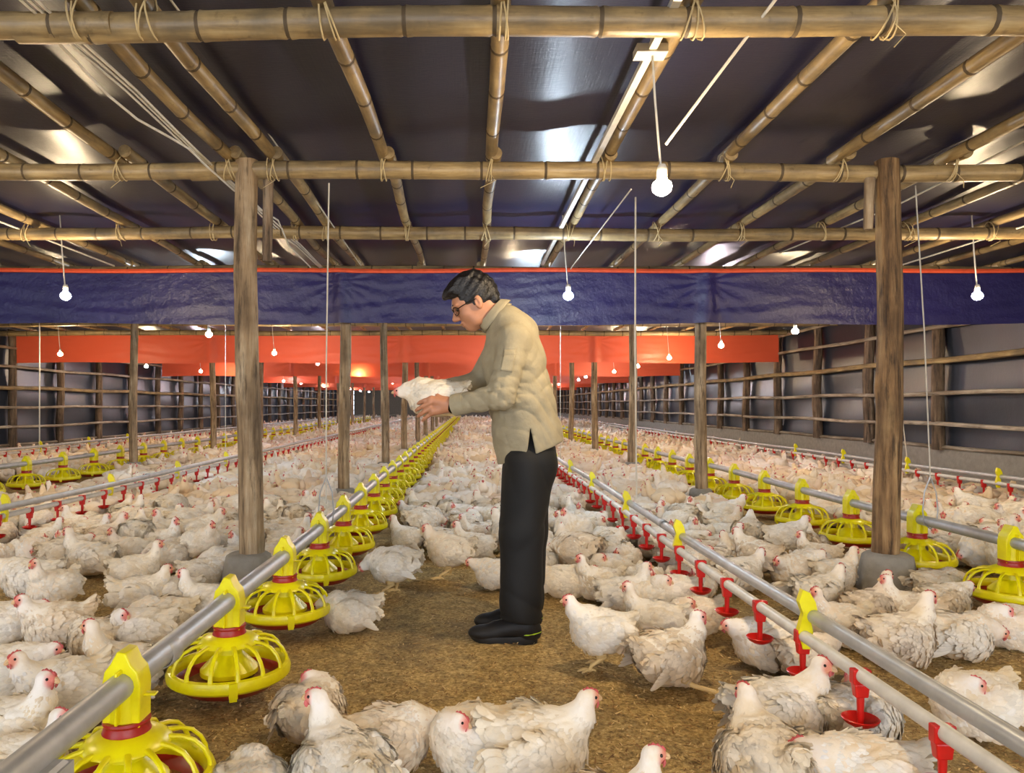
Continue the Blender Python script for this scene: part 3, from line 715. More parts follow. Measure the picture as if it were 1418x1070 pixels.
    if legs or stand:
        for j, sg in enumerate((-1,1)):
            m = MB(); y = sg*.055; fx = .02+sg*.03*(1 if legs != 'sprawl' else 0)
            if legs == 'sprawl':
                y0 = sg*.09; m.tube([(-.02,y0,.05),(.03,sg*.13,.03),(.10,sg*.17,.016)], [.013,.010,.009], 8); ft = np.array((.10,sg*.17,.012)); dr_ = .5*sg
            elif held:
                m.tube([(-.02,y*.7,z+.03),(-.06,y*.8,z+.012),(-.12,y*.8,z+.0)], [.022,.012,.008], 8); ft = np.array((-.12,y*.8,z)); dr_ = 0
            else:
                m.tube([(.0,y,z+.05),(-.005,y,z+.0),(-.03,y*1.05,.085),(-.025,y*1.05,.075),(fx-.005,y,.03),(fx,y,.014)], [.036,.026,.013,.0115,.0085,.010], 10); ft = np.array((fx,y,.010)); dr_ = 0
            for a, L in ((-.5,.055),(0,.068),(.5,.055),(math.pi,.03)):
                a += dr_; d = np.array((math.cos(a), math.sin(a), 0))
                if held: d = np.array((-.8, math.sin(a)*.7, -.3+.2*math.cos(a)))*.7
                m.tube([ft, ft+d*L*.5+np.array((0,0,.003)), ft+d*L*.9+np.array((0,0,-.003)), ft+d*L+np.array((0,0,-.005))], [.0075,.0062,.005,.0012], 7)
            out['leg%d' % j] = m.mesh('leg_'+key, M['leg'])
    POSES[key] = out; return out
make_hen('sit', head=(.175,0,.285), seed=1)
make_hen('sitleft', head=(.165,.03,.275), hyaw=.9, seed=2, wing=.3)
make_hen('sitright', head=(.165,-.03,.27), hyaw=-1.0, seed=3)
make_hen('low', head=(.235,.01,.185), hpitch=.25, seed=4, flat=.5)
make_hen('rest', head=(.215,-.02,.12), hpitch=.45, hyaw=-.3, seed=5, flat=1, wing=.2)
make_hen('tuck', head=(.09,.055,.205), hyaw=2.4, hpitch=.2, seed=6, fluff=1.08)
make_hen('ruffled', head=(.185,.0,.25), seed=7, wing=.8, fluff=1.1, tailup=.02, hyaw=.3)
make_hen('stand', stand=.080, head=(.19,0,.335), seed=8, lean=-.10)
make_hen('feed', stand=.080, head=(.25,.0,.17), hpitch=.7, seed=9, lean=.18)
make_hen('sprawl', head=(.18,.02,.255), hyaw=-.4, seed=10, legs='sprawl', wing=.35)
make_hen('held', stand=.001, head=(.235,0,.135), hyaw=0, hpitch=-.05, legs=True, held=True, seed=11, flat=.3)
PROTO = {}; MERGED = {}
def hen(key, x, y, yaw, label, group=None, scale=1.0, z=0.0, merged=False):
    ms = POSES[key]
    if merged:
        if key not in MERGED:                        # one mesh, parts too small to see
            V = []; mats = []; me = bpy.data.meshes.new('hen_'+key); F = []; MI = []; C = []
            for nme, src in ms.items():
                o = len(V); V += [tuple(v.co) for v in src.vertices]; mi = len(mats) if src.materials[0] not in mats else mats.index(src.materials[0])
                if mi == len(mats): mats.append(src.materials[0])
                F += [tuple(i+o for i in p.vertices) for p in src.polygons]; MI += [mi]*len(src.polygons)
                a = src.color_attributes.get('tint')
                if a: c = np.ones(len(src.vertices)*4, np.float32); a.data.foreach_get('color', c); C.append(c)
                else: C.append(np.ones(len(src.vertices)*4, np.float32))
            me.from_pydata(V, [], F); [me.materials.append(m) for m in mats]; me.polygons.foreach_set('material_index', MI)
            me.polygons.foreach_set('use_smooth', [True]*len(F)); a = me.color_attributes.new('tint','FLOAT_COLOR','POINT'); a.data.foreach_set('color', np.concatenate(C)); me.update(); MERGED[key] = me
        o = bpy.data.objects.new('hen', MERGED[key]); COL.objects.link(o); o.location = (x,y,z); o.rotation_euler = (0,0,yaw); o.scale = (scale*.93, scale, scale)
        return tag(o, label, 'chicken', group)
    t = thing('hen', label, 'chicken', (x,y,z), yaw, group); t.scale = (scale*.93, scale, scale)
    for nme, me in ms.items(): link({'leg0':'leg','leg1':'leg'}.get(nme, nme), me, t)
    return t
R_ = math.radians
HENS = []      # (x, y, radius) of the placed hens
# hens one can single out: pixel of the body centre on the ground, heading, pose, size, label
near = [
 (748,1085,0,'ruffled',1.12,'largest white hen at the bottom centre sitting in profile, head up facing right'),
 (652,1068,205,'tuck',1.0,'brownish hen pressed against the rump of the big bottom centre hen'),
 (470,1110,120,'sitleft',1.05,'white hen at the bottom left of centre seen from behind, red-combed head turned left'),
 (432,1020,70,'tuck',.95,'hen with its rump up just behind the red-combed bottom hen'),
 (545,1052,15,'rest',.95,'flat resting hen to the right of the red-combed bottom hen'),
 (838,1190,0,'sit',1.0,'hen cut by the bottom edge, only head and back in view, facing right'),
 (828,925,180,'stand',.95,'hen standing on one visible leg in profile facing left, right of the shoes'),
 (930,945,15,'sprawl',1.08,'yellowish hen lying with its yellow leg stretched out, right of the standing one'),
 (903,885,170,'sit',.95,'hen with bright red comb facing left behind the sprawling hen'),
 (866,846,-5,'sit',.95,'hen facing right just behind the standing hen near the shoes'),
 (785,826,-20,'low',1.0,'hen resting right behind the black trouser legs'),
 (828,830,200,'sit',.95,'hen facing left with red comb, second behind the trouser legs'),
 (955,856,195,'tuck',1.05,'yellowish fluffy hen huddled beneath a red drinker cup'),
 (928,822,262,'sit',.95,'hen facing the viewer left of the yellowish huddled hen'),
 (884,812,268,'sit',.92,'hen facing the viewer in front of the drinker line, centre right'),
 (1048,938,185,'sit',1.05,'white hen under the second red cup facing left'),
 (1058,1008,5,'sitright',1.12,'soiled hen facing right with its head under the nearest big red cup'),
 (1062,1100,95,'ruffled',1.08,'hen with bare pink back seen from behind, bottom right of centre'),
 (1186,1060,30,'ruffled',1.05,'hen behind the nearest red cup with wings loose, lower right'),
 (1232,1122,180,'low',1.1,'dark-faced hen at the bottom right edge facing left'),
 (1347,1015,200,'tuck',1.05,'lone curled-up hen at the right beyond the drinker pipes'),
 (1246,918,5,'sit',1.1,'clean white hen sitting upright facing right, alone on litter at the right'),
 (1330,905,-10,'rest',1.05,'flat hen to the right of the clean upright one'),
 (1392,895,195,'tuck',1.0,'grey ruffled hen with rump up at the right edge'),
 (1204,870,20,'sit',1.0,'hen with red comb facing right in front of the concrete footing'),
 (1262,872,165,'sit',.95,'red-headed hen looking left beside the footing'),
 (1160,890,190,'sit',.95,'hen looking left just behind the yellow hanger clip'),
 (1308,856,10,'low',.98,'hen bent forward below the nearest right feeder pan'),
 (1303,830,5,'rest',1.0,'white hen sleeping in front of the second right feeder pan'),
 (1135,850,15,'ruffled',1.05,'ruffled dirty hen left of the concrete footing'),
 (1158,815,0,'sit',.92,'hen looking right behind the ruffled dirty hen'),
 (1196,800,200,'tuck',.95,'hen with raised rump right behind the concrete footing'),
 (1132,790,180,'sit',.95,'hen facing left with low body under the fourth right feeder pan'),
 (1090,776,-5,'stand',1.0,'hen walking right, standing on the bare patch at the right'),
 (1026,816,5,'ruffled',1.0,'ruffled hen sitting at the left rim of the bare right patch'),
 (1003,775,0,'sit',.95,'hen looking right over the bare right patch'),
 (1003,748,8,'sit',1.0,'white hen facing right above the bare right patch'),
 (620,800,175,'stand',1.05,'grey white hen standing left of the man, facing left'),
 (543,822,170,'feed',1.05,'dirty hen standing with head down beside the fifth feeder pan'),
 (482,868,185,'rest',1.0,'soiled hen lying on the bare litter right of the third feeder pan'),
 (684,812,180,'low',.92,'hen half hidden behind the man on his left'),
 (563,762,160,'sit',.95,'hen behind the dirty standing hen, left of the man'),
 (655,775,185,'sit',1.0,'hen right behind the grey white standing hen'),
 (76,896,215,'ruffled',1.05,'white ruffled hen at the left with its rump to the right'),
 (72,838,255,'sit',1.0,'hen with small upright head facing the viewer at the left'),
 (38,822,190,'low',1.15,'big yellowish hen at the left edge'),
 (122,795,180,'sit',1.1,'dirty hen sitting tall at the left, head turned to the red drinkers'),
 (14,885,0,'low',.98,'hen at the left edge with pink face looking right'),
 (18,958,0,'low',1.0,'hen stretching its neck to the right at the left edge'),
 (82,992,222,'ruffled',1.05,'ruffled hen in the lower left, dark under its wing'),
 (170,965,178,'sit',1.05,'hen with red comb facing left right behind the near feed pipe'),
 (12,1062,-8,'sit',1.08,'pink-faced hen at the lower left corner looking right'),
 (30,1110,-5,'sit',.95,'lowest small-headed hen at the lower left corner'),
 (192,900,200,'tuck',.98,'spotted hen resting left of the second feeder pan'),
 (224,874,195,'rest',.98,'greyish hen lying behind the spotted hen'),
 (285,858,185,'sit',.95,'hen with vivid red comb facing left behind the second feeder tower'),
 (196,848,20,'ruffled',1.0,'white hen with raised head facing right, left of the nearest post'),
 (190,812,12,'sit',1.0,'white hen sitting behind another on the left bare patch'),
 (283,812,10,'low',.95,'hen resting left of the nearest left post foot'),
 (238,842,200,'low',.95,'small hen between two white hens left of the nearest post'),
 (992,888,200,'tuck',.95,'curled hen right of the sprawling hen, left of the drinker line'),
 (905,848,182,'low',.92,'low hen facing left amid the group right of the shoes'),
 (980,835,15,'rest',.95,'flat hen left of the drinker cups, behind the curled one'),
 (842,806,190,'tuck',.92,'tucked hen third behind the trouser legs'),
 (1120,935,10,'low',.9,'low hen just beyond the drinker pipes near the yellow clip'),
 (350,905,30,'rest',.85,'small flat hen in the gap behind the second feeder pan') if False else (345,1120,100,'rest',.85,'flat hen at the bottom edge right of the first feeder pan'),
 (130,905,170,'rest',.9,'hen lying low at the rim of the left bare patch'),
]
for px, py, yaw, key, sc, lab in near:
    p = W(px, py)
    s = sc*.86
    if abs(p.x-1.1) < .20 and p.y > 1.9:              # under the pipes the birds sit between the cups
        p.y = 1.37+.185+.365*round((p.y-1.37-.185)/.365)
        if abs(p.x-1.1) < .09: p.x = 1.1+math.copysign(.09, p.x-1.1)
        if key in ('sit','ruffled'): key = 'low' if key == 'sit' else 'tuck'
    hen(key, p.x, p.y, R_(yaw), lab, None, s); HENS.append((p.x, p.y, .16*s))
def bare(x, y):
    px, py = VX+x*F_/y, VY+CH*F_/y
    def inp(poly):
        c = False; n = len(poly)
        for i in range(n):
            (x1,y1),(x2,y2) = poly[i], poly[i-1]
            if (y1 > py) != (y2 > py) and px < (x2-x1)*(py-y1)/(y2-y1)+x1: c = not c
        return c
    return (inp([(380,790),(470,790),(520,765),(700,770),(760,820),(1010,1000),(1010,1300),(300,1300)]) or inp([(1005,715),(1095,735),(1105,800),(1060,825),(1040,770)])
            or inp([(88,800),(175,800),(160,905),(110,910)]) or inp([(-20,668),(160,662),(150,682),(60,706),(-20,712)]) or py > (826 if px > 900 else 800 if 300 < px else 790))
def far_ok(x, y, rad):
    if min(abs(x-XL), abs(x-XR)) < .45: return False
    if math.hypot(x-.2, y-3.38) < .5: return False
    for px_ in (-1.27, 2.36, -4.96):
        if abs(x-px_) < .3:
            for ry in rowY:
                if abs(y-ry) < .24: return False
    for fx in (-.86, 2.73, -5.28):
        if abs(x-fx) < .36:
            return False
    for dx_ in (1.1, -3.2, 5.1):
        if abs(x-dx_) < .12 and y < 12: return False
    return True
cells = {}
def clear(x, y, r):
    cx, cy = int(x//.4), int(y//.4)
    for i in (-1,0,1):
        for j in (-1,0,1):
            for a, b, c in cells.get((cx+i, cy+j), ()):
                if (a-x)**2+(b-y)**2 < (r+c)**2*(1.0): return False
    return True
def put(x, y, r): cells.setdefault((int(x//.4), int(y//.4)), []).append((x, y, r))
for h_ in HENS: put(*h_)
scat = []
for band in range(60):
    ya, yb = 4.2+band*.8, 5.0+band*.8
    if ya > 50: break
    tries = 3600 if ya < 26 else 1400
    for _ in range(tries):
        x = rnd.uniform(XL+.4, XR-.4); y = rnd.uniform(ya, yb); r = .094 if y < 20 else .12
        if abs((x*F_/y+VX)-709) > 790 or bare(x, y) or not far_ok(x, y, .16) or not clear(x, y, r): continue
        put(x, y, r); scat.append((x, y))
scat.sort(key=lambda p: p[1]+.12*abs(p[0]))
NIND = 300-len(near)-1
poss = ['sit','sit','low','low','rest','rest','tuck','tuck','ruffled','sitleft','sitright','stand','feed','low']
desc = {'sit':'upright sitting hen','low':'low-headed sitting hen','rest':'flat resting hen','tuck':'tucked hen','ruffled':'ruffled hen','sitleft':'sideways-looking hen','sitright':'sideways-looking hen','stand':'standing hen','feed':'stooping hen'}
def facing(a):
    a = math.degrees(a) % 360
    return 'facing right' if a < 45 or a >= 315 else 'facing away' if a < 135 else 'facing left' if a < 225 else 'facing the viewer'
def strip_of(x):
    for lim, nm in ((-5.28,'beyond the far left feeders'),(-3.2,'between the far left feeders and left drinkers'),(-.86,'left of the main left feed pipe'),(1.1,'in the strip behind the man'),(2.73,'between the right drinkers and right feeders')):
        if x < lim: return nm
    return 'beside the right wall'
byst = {}; cnt_lab = {}
for i, (x, y) in enumerate(scat[:NIND]):
    key = rnd.choice(poss); key = 'low' if key in ('stand','sit') and min(abs(x-1.1), abs(x+3.2), abs(x-5.1)) < .14 else key; yaw = rnd.uniform(0, 2*math.pi); st = strip_of(x); byst[st] = byst.get(st, 0)+1
    base = f'{desc[key]} {facing(yaw)}, {st}'; k = (desc[key], facing(yaw), st); cnt_lab[k] = cnt_lab.get(k, 0)+1
    lab = f'{ordn(cnt_lab[k]-1)} nearest {base}'
    hen(key, x, y, yaw, lab, 'white hens '+st, rnd.uniform(.80,.94), 0, merged=i > 150)
# the hens too many and too small to single out: one flock mesh of simple but real hens
def lowhen(stand, head, seg, ring):
    m = MB(); m.ball((-.01,0,.105+stand), (.175,.12,.108), seg, ring); m.ball((-.15,0,.14+stand), (.09,.05,.05), max(5,seg-3), max(4,ring-2)); nb = len(m.f)
    m.tube([(.10,0,.13+stand),(head[0]*.8+.02,head[1]*.5,head[2]*.6+.06),head], [.062,.040,.024], max(5,seg-3)); m.ball(head, (.034,.024,.026), 6, 4); nw = len(m.f)
    m.ball((head[0]+.022,head[1],head[2]-.004), (.016,.014,.015), 5, 4); m.ball((head[0]+.004,head[1],head[2]+.024), (.016,.004,.010), 5, 4); nr = len(m.f)
    if seg > 8:
        for sg in (-1,1): m.ball((-.03,sg*.10,.125+stand), (.14,.035,.068), 8, 5)
    tris = []; mi = []
    for q, f in enumerate(m.f):
        mat = 1 if nw <= q < nr else 0
        for a in range(1, len(f)-1): tris.append((f[0], f[a], f[a+1])); mi.append(mat)
    return np.array(m.v)*np.array((.80,1,1)), np.array(tris), np.array(mi)
kinds_ = [(0,(.18,0,.26)),(0,(.22,.02,.18)),(0,(.19,-.04,.235)),(0,(.19,0,.12)),(.07,(.19,0,.32))]
LO = {d: [lowhen(s, h, 12 if d else 7, 8 if d else 5) for s, h in kinds_] for d in (0, 1)}
VV = []; TT = []; MI = []; CC = []; off = 0
for (x, y) in scat[NIND:]:
    v, t, mi = LO[1 if y < 16 else 0][rnd.choice((0,1,1,2,3,3,3,4))]; a = rnd.uniform(0, 6.283); c, s = math.cos(a), math.sin(a); sc = rnd.uniform(.85,1.05)*(1.12 if y > 26 else 1)
    bump_ = 1+.05*np.sin(v[:,0]*60+x*9)*np.sin(v[:,1]*50+y*7)
    v = v*bump_[:,None]*sc
    VV.append(np.stack([x+v[:,0]*c-v[:,1]*s, y+v[:,0]*s+v[:,1]*c, v[:,2]], -1)); TT.append(t+off); MI.append(mi); off += len(v)
    tc = np.array(lin(rnd.choice(((248,244,238),(246,241,232),(244,234,216),(240,224,198),(234,218,202),(250,247,244))))[:3]); CC.append(np.tile(tc, (len(v),1)))
if VV:
    me = arrmesh('flock', np.concatenate(VV), np.concatenate(TT), [M['feather'], M['wattle']], True, np.concatenate(MI), np.concatenate(CC))
    tag(link('flock_of_hens', me), 'dense flock of white hens filling the whole barn floor into the distance', 'chickens', None, 'stuff')
print('HENS', len(near), len(scat), byst)
# ------------------------------------------------------------------ the man holding a hen
MY = 3.38
def K(px, py, dy=0.0):                              # body landmark at a depth near the man
    Y = MY+dy; return np.array(((px-VX)*Y/F_, Y, CH+(VY-py)*Y/F_))
man = thing('person', 'man in khaki grey shirt and black trousers stooping over a hen in his hands', 'person', (.20, MY, 0))
def part(name, P, Q, mat, parent=man, subtract=True, tint=None):
    P = np.asarray(P, float); P = P-(np.array(man.location) if subtract else 0)
    return link(name, arrmesh(name, P, Q, mat, True), parent)
# landmarks
shN, shF = K(712,470,-.17), K(700,464,.18); elN, elF = K(694,548,-.23), K(664,528,.22); wrN, wrF = K(628,561,-.13), K(622,538,.10)
Fw = np.array((-.88,-.10,-.46)); Fw /= np.linalg.norm(Fw); Sd = np.cross((0,0,1.), Fw); Sd /= np.linalg.norm(Sd); Up = np.cross(Fw, Sd)
HR = np.stack([Fw, Sd, Up], 1); HC = K(656,419)
H = lambda f, sdv, u: HC+Fw*f+Sd*sdv+Up*u
# head, neck and the body under the clothes: one continuous surface with the hands
s = SDF(HC-.17, HC+.17, .0036)
s.u(s.ell(H(-.018,0,.022), (.096,.075,.092), HR), 0)
s.u(s.ell(H(.028,0,-.040), (.062,.061,.070), HR), .03)
s.u(s.ell(H(.050,0,.022), (.046,.058,.045), HR), .02)
s.u(s.ell(H(.052,0,-.092), (.030,.030,.024), HR), .03)
for sg in (-1,1):
    s.u(s.ell(H(.060,sg*.034,-.028), (.028,.024,.024), HR), .02)
    s.u(s.ell(H(.020,sg*.050,-.075), (.036,.018,.026), HR), .03)
    s.u(s.ell(H(.084,sg*.028,.022), (.014,.026,.009), HR), .012)
    s.u(s.ell(H(-.008,sg*.078,-.012), (.018,.0085,.031), HR @ rotm(0,-.2)), .006); s.cut(s.ell(H(-.001,sg*.087,-.010), (.008,.006,.017), HR))
    s.u(s.ell(H(.070,sg*.030,.001), (.016,.018,.010), HR), .006)
    s.u(s.ell(H(.098,sg*.012,-.036), (.010,.009,.008), HR), .008)
s.u(s.cone(H(.086,0,.010), H(.112,0,-.030), .008, .0125), .012)
s.u(s.ell(H(.087,0,-.060), (.012,.025,.0065), HR), .006); s.u(s.ell(H(.083,0,-.073), (.012,.021,.0075), HR), .006)
s.u(s.cone(H(-.030,0,-.055), K(700,446), .060, .068), .03)
Ph, Qh = s.mesh()
s = SDF(np.array((-.42,MY-.38,.55)), np.array((.48,MY+.36,1.50)), .009)     # core body, slimmer than the clothes
for a, b, ra, rb, ys in ((K(704,446),K(712,480),.07,.10,1.3),(K(712,487),K(722,555),.105,.10,1.35),(K(722,555),K(735,620),.085,.085,1.2)): s.u(s.cone(a, b, ra, rb, ys), .03)
for sh, el, wr in ((shN,elN,wrN),(shF,elF,wrF)): s.u(s.cone(sh, el, .05, .038), .02); s.u(s.cone(el, wr, .038, .026), .012)
Pb, Qb = s.mesh()
HEN = K(592,550,.0)
def hand(s, wr, sg, fingers, palm, thumb):
    s.u(s.cone(wr, palm[0], .027, .030), .012)
    s.u(s.cone(palm[0], palm[1], .024, .020), .015); s.u(s.cone(palm[2], palm[3], .024, .020), .015)
    for ch in fingers+[thumb]:
        rr = [.0100,.0092,.0084,.0072]
        for i in range(len(ch)-1): s.u(s.cone(ch[i], ch[i+1], rr[i], rr[i+1]), .004 if i else .008)
def curl(root, d, down, L, bend):                    # a finger: three phalanges bending towards 'down'
    d = np.array(d, float); d /= np.linalg.norm(d); q = [np.array(root, float)]; n = np.array(down, float); a = bend[0]
    for l, b in zip((L*.45,L*.32,L*.23), bend[1:]): q.append(q[-1]+(d*math.cos(a)+n*math.sin(a))*l); a += b
    return q
s = SDF(np.array((-.36,MY-.26,.86)), np.array((-.02,MY+.22,1.22)), .0036)
# near hand: wraps the hen's near flank and belly, fingers forward, thumb on top
pr = wrN+np.array((-.06,.012,.0)); fx = [(-.052,-.004,.030),(-.056,-.010,.010),(-.054,-.008,-.012),(-.046,.002,-.032)]
nf = []
for i, (L, o) in enumerate(zip((.070,.078,.074,.060), fx)):
    nf.append(curl(wrN+np.array((-.045,0,0))+np.array(o), (-1,.12,-.30-.12*i), (.1,.86,-.2), L, (.05,.35,.35,.3)))
hand(s, wrN, 1, nf, [wrN+np.array((-.03,.002,.008)), wrN+np.array((-.095,.0,.022)), wrN+np.array((-.03,.002,-.01)), wrN+np.array((-.09,.004,-.026))],
     curl(wrN+np.array((-.040,.002,.026)), (-.85,.25,.46), (-.2,.9,.1), .075, (.0,.25,.3,.2)))
ff = []
for i, L in enumerate((.070,.078,.072,.058)):
    ff.append(curl(wrF+np.array((-.10,-.004,.028-.02*i)), (-1,-.25,-.15-.15*i), (-.1,-.9,-.2), L, (.1,.4,.4,.3)))
hand(s, wrF, -1, ff, [wrF+np.array((-.03,0,.008)), wrF+np.array((-.095,-.004,.022)), wrF+np.array((-.03,0,-.01)), wrF+np.array((-.09,-.004,-.024))],
     curl(wrF+np.array((-.045,-.004,.020)), (-.9,-.4,.20), (-.1,-.9,-.1), .070, (0,.35,.3,.2)))
for wr, el in ((wrN,elN),(wrF,elF)): s.u(s.cone(wr, wr+(el-wr)*.25, .026, .029), .012)
Pa, Qa = s.mesh()
P = np.concatenate([Ph, Pb, Pa]); Q = np.concatenate([Qh, Qb+len(Ph), Qa+len(Ph)+len(Pb)])
body = part('body', P, Q, M['skin'])
# hair
s = SDF(HC-.19, HC+.19, .0042)
s.u(s.ell(H(-.022,0,.036), (.106,.084,.098), HR), 0); s.u(s.ell(H(.050,0,.092), (.062,.060,.030), HR @ rotm(0,.15)), .025); s.u(s.ell(H(.084,-.01,.090), (.034,.046,.020), HR @ rotm(0,.5)), .015)
s.u(s.ell(H(-.085,0,-.02), (.030,.060,.050), HR), .03)
s.u(s.ell(H(-.01,0,.115), (.07,.062,.026), HR), .03)
s.cut(s.ell(H(.105,0,-.055), (.085,.11,.125), HR)); s.cut(s.ell(H(.0,0,-.125), (.16,.12,.085), HR))
for sg in (-1,1): s.cut(s.ell(H(-.004,sg*.092,-.022), (.024,.018,.036), HR))
q = (s.P-HC) @ HR; s.f = s.f+(.0016*np.sin(q[...,1]*260+q[...,0]*40)+.0018*np.sin(q[...,2]*170+q[...,0]*90)).astype(np.float32)
P, Q = s.mesh(); part('hair', P, Q, M['hair'])
for sg in (-1,1):
    m = MB(); m.ball(H(.082,sg*.030,.002), .0105, 10, 8); e = obj('eye', m, M['eye'], man); e.location = -man.location
    m = MB(); m.tube([H(.094,sg*.012,.024), H(.096,sg*.030,.028), H(.084,sg*.050,.022)], [.003,.0045,.002], 6); e = obj('eyebrow', m, M['hair'], man); e.location = -man.location
m = MB()
gl = thing('glasses', 'x', 'x'); [gl.pop(k_, None) for k_ in ('label',)] if False else None
bpy.data.objects.remove(gl)
for sg in (-1,1):
    ring = [H(.101-.016*max(0,math.cos(a)), sg*(.034+.027*math.cos(a)), -.002+.019*math.sin(a)) for a in [2*math.pi*k/24 for k in range(25)]]
    m.tube(ring, .0022, 6, cap=False)
    m.tube([H(.085,sg*.062,.004), H(.06,sg*.078,.006), H(.0,sg*.082,.006), H(-.022,sg*.082,-.006)], .0022, 6)
m.tube([H(.101,-.008,.004), H(.104,0,.007), H(.101,.008,.004)], .0022, 6)
g = obj('glasses', m, M['black'], man); g.location = -man.location
m = MB()
for sg in (-1,1): m.ball(H(.094,sg*.034,-.002), (.006,.024,.016), 12, 6)
g2 = obj('lens', m, M['glass'], g)
# shirt: hollow, with folds
def folds(s, amp, fn): s.f = s.f+(amp*fn(s.P)).astype(np.float32)
s = SDF(np.array((-.14,MY-.34,.74)), np.array((.48,MY+.33,1.54)), .0060)
torso = [(K(700,444),K(710,464),.074,.108,1.5),(K(709,466),K(711,500),.118,.138,1.42),(K(711,500),K(722,556),.138,.143,1.30),(K(722,556),K(730,600),.143,.150,1.22),(K(730,600),K(738,650),.150,.158,1.20)]
for a, b, ra, rb, ys in torso: s.u(s.cone(a, b, ra, rb, ys), .03)
for sh, el, dy in ((shN,elN,-1),(shF,elF,1)):
    s.u(s.ell(sh+np.array((.0,-dy*.02,-.0)), (.070,.062,.062)), .035); s.u(s.cone(sh, el, .064, .056), .020)
for el, wr in ((elN,wrN),(elF,wrF)):
    s.u(s.cone(el, wr+(el-wr)*.06, .056, .041), .014)
X, Y, Z = s.P[...,0], s.P[...,1], s.P[...,2]
def seg_t(a, b): ba = b-a; return ((s.P-a.astype(np.float32))@ba.astype(np.float32))/(ba@ba)
dN = s.cone(shN, elN, .0, .0); dNf = s.cone(elN, wrN, 0, 0); dE = np.linalg.norm(s.P-elN.astype(np.float32), axis=-1)
t1 = seg_t(shN, elN); t2 = seg_t(elN, wrN)
def cr(ph): return .62-np.sqrt(np.abs(np.sin(ph))+.004)          # sharp valleys between soft rolls of cloth
w = np.exp(-(dN/.12)**2); s.f = s.f+.010*w*cr(t1*10+X*16+2.6*np.sin(Z*11+Y*7))*np.clip(t1+.25,0,1)
w = np.exp(-(dNf/.10)**2); s.f = s.f+.009*w*cr(t2*11+Z*20+1.8*np.sin(X*22))*np.clip(1.15-t2,0,1)+.010*np.exp(-(dE/.085)**2)*cr(Z*62+X*44)
w = np.exp(-((Z-1.03)/.17)**2); s.f = s.f+.009*w*cr(Z*36+X*24+1.8*np.sin(X*17+Y*6))*(Y < MY+.2)
w = np.exp(-((X-.33)/.09)**2-((Z-1.22)/.14)**2); s.f = s.f+.009*w*cr(X*38-Z*25+1.4*np.sin(Z*14))
w = np.exp(-((Z-.88)/.08)**2); s.f = s.f+.008*w*cr(X*20+Z*7)
hem0, hem1 = K(688,643), K(788,606)                  # slanted hem plane
nx = np.array((hem1[2]-hem0[2], 0, -(hem1[0]-hem0[0]))); nx /= np.linalg.norm(nx)
hem = (s.P-hem0.astype(np.float32))@nx.astype(np.float32)
inner = s.f+.014; low = Z < 1.02
s.f = np.where(low, np.maximum(s.f, -inner), s.f); s.f = np.maximum(s.f, hem)
sa, sb = K(735,592,-.2), K(745,650,-.2); wz = np.clip((sa[2]-Z)/(sa[2]-sb[2]), 0, 2); xc = sa[0]+(sb[0]-sa[0])*wz*.2
s.f = np.where(Z < sa[2], np.maximum(s.f, -(np.abs(X-xc)-.030*wz-.001*0)), s.f)
s.f = np.maximum(s.f, -s.cone(K(672,410), K(688,432), .062, .060))   # neck opening
s.f = np.maximum(s.f, -((X-(wrN[0]+.0)) if False else (s.cone(wrN, wrN+(wrN-elN)*.6, .06, .06)-.0)))
P, Q = s.mesh(); shirt = part('shirt', P, Q, M['shirt'])
def sub(name, mb, mat, parent=shirt, lab=None, **k):
    o = obj(name, mb, mat, parent, **k)
    if lab: o['label'] = lab
    return o
off = lambda pts: [Vector(p)-man.location for p in pts]
# collar
nb_ = K(686,438); ax = (H(-.03,0,-.055)-K(700,446)); ax = ax/np.linalg.norm(ax); e1 = np.array((0,1.,0)); e2 = np.cross(ax, e1)
m = MB(); rows = []
for j, (hh, rr) in enumerate(((-.022,.086),(.0,.080),(.022,.078),(.028,.081),(.008,.089),(-.010,.095))):
    rows.append([nb_+ax*(hh-.014*math.cos(a))+(e1*math.sin(a)*.98-e2*math.cos(a)*1.0)*rr for a in [-2.75+5.5*k/30 for k in range(31)]])
vs = off([p for r__ in rows for p in r__]); m.add(vs, [(j*31+k, j*31+k+1, (j+1)*31+k+1, (j+1)*31+k) for j in range(5) for k in range(30)])
co = sub('collar', m, M['shirt']); sol = co.modifiers.new('s','SOLIDIFY'); sol.thickness = .003
# sleeve pocket, cuff, buttons
def ringtube(c, d, r, w, mat, name, parent, th=.004):
    d = d/np.linalg.norm(d); a1 = np.cross(d,(0,0,1.)); a1 /= np.linalg.norm(a1); a2 = np.cross(d, a1); m = MB(); n = 30; vs = []
    for (ww, rr) in ((-w,r),(-w,r+th),(w,r+th),(w,r)):
        for k in range(n): an = 2*math.pi*k/n; vs.append(c+d*ww+(a1*math.cos(an)+a2*math.sin(an))*rr)
    m.add(off(vs), [(i*n+k, i*n+(k+1)%n, ((i+1)%4)*n+(k+1)%n, ((i+1)%4)*n+k) for i in range(4) for k in range(n)]); return sub(name, m, mat, parent)
ringtube(wrN+(elN-wrN)*.14, wrN-elN, .0445, .028, M['shirt'], 'cuff', shirt)
ringtube(wrF+(elF-wrF)*.14, wrF-elF, .0445, .028, M['shirt'], 'cuff', shirt)
bt = K(641,560,-.185); m = MB(); m.ball(off([wrN+(elN-wrN)*.14+np.array((0,-.047,.0))])[0], (.005,.003,.005), 8, 5); sub('button', m, M['button'])
# wrist watch
wt = ringtube(wrN+(wrN-elN)*.012, wrN-elN, .030, .011, M['black'], 'wrist_watch', man, .005)
m = MB(); m.ball(off([wrN+(wrN-elN)*.012+np.array((.0,-.034,.010))])[0], (.015,.006,.015), 14, 8); sub('watch_case', m, M['black'], wt)
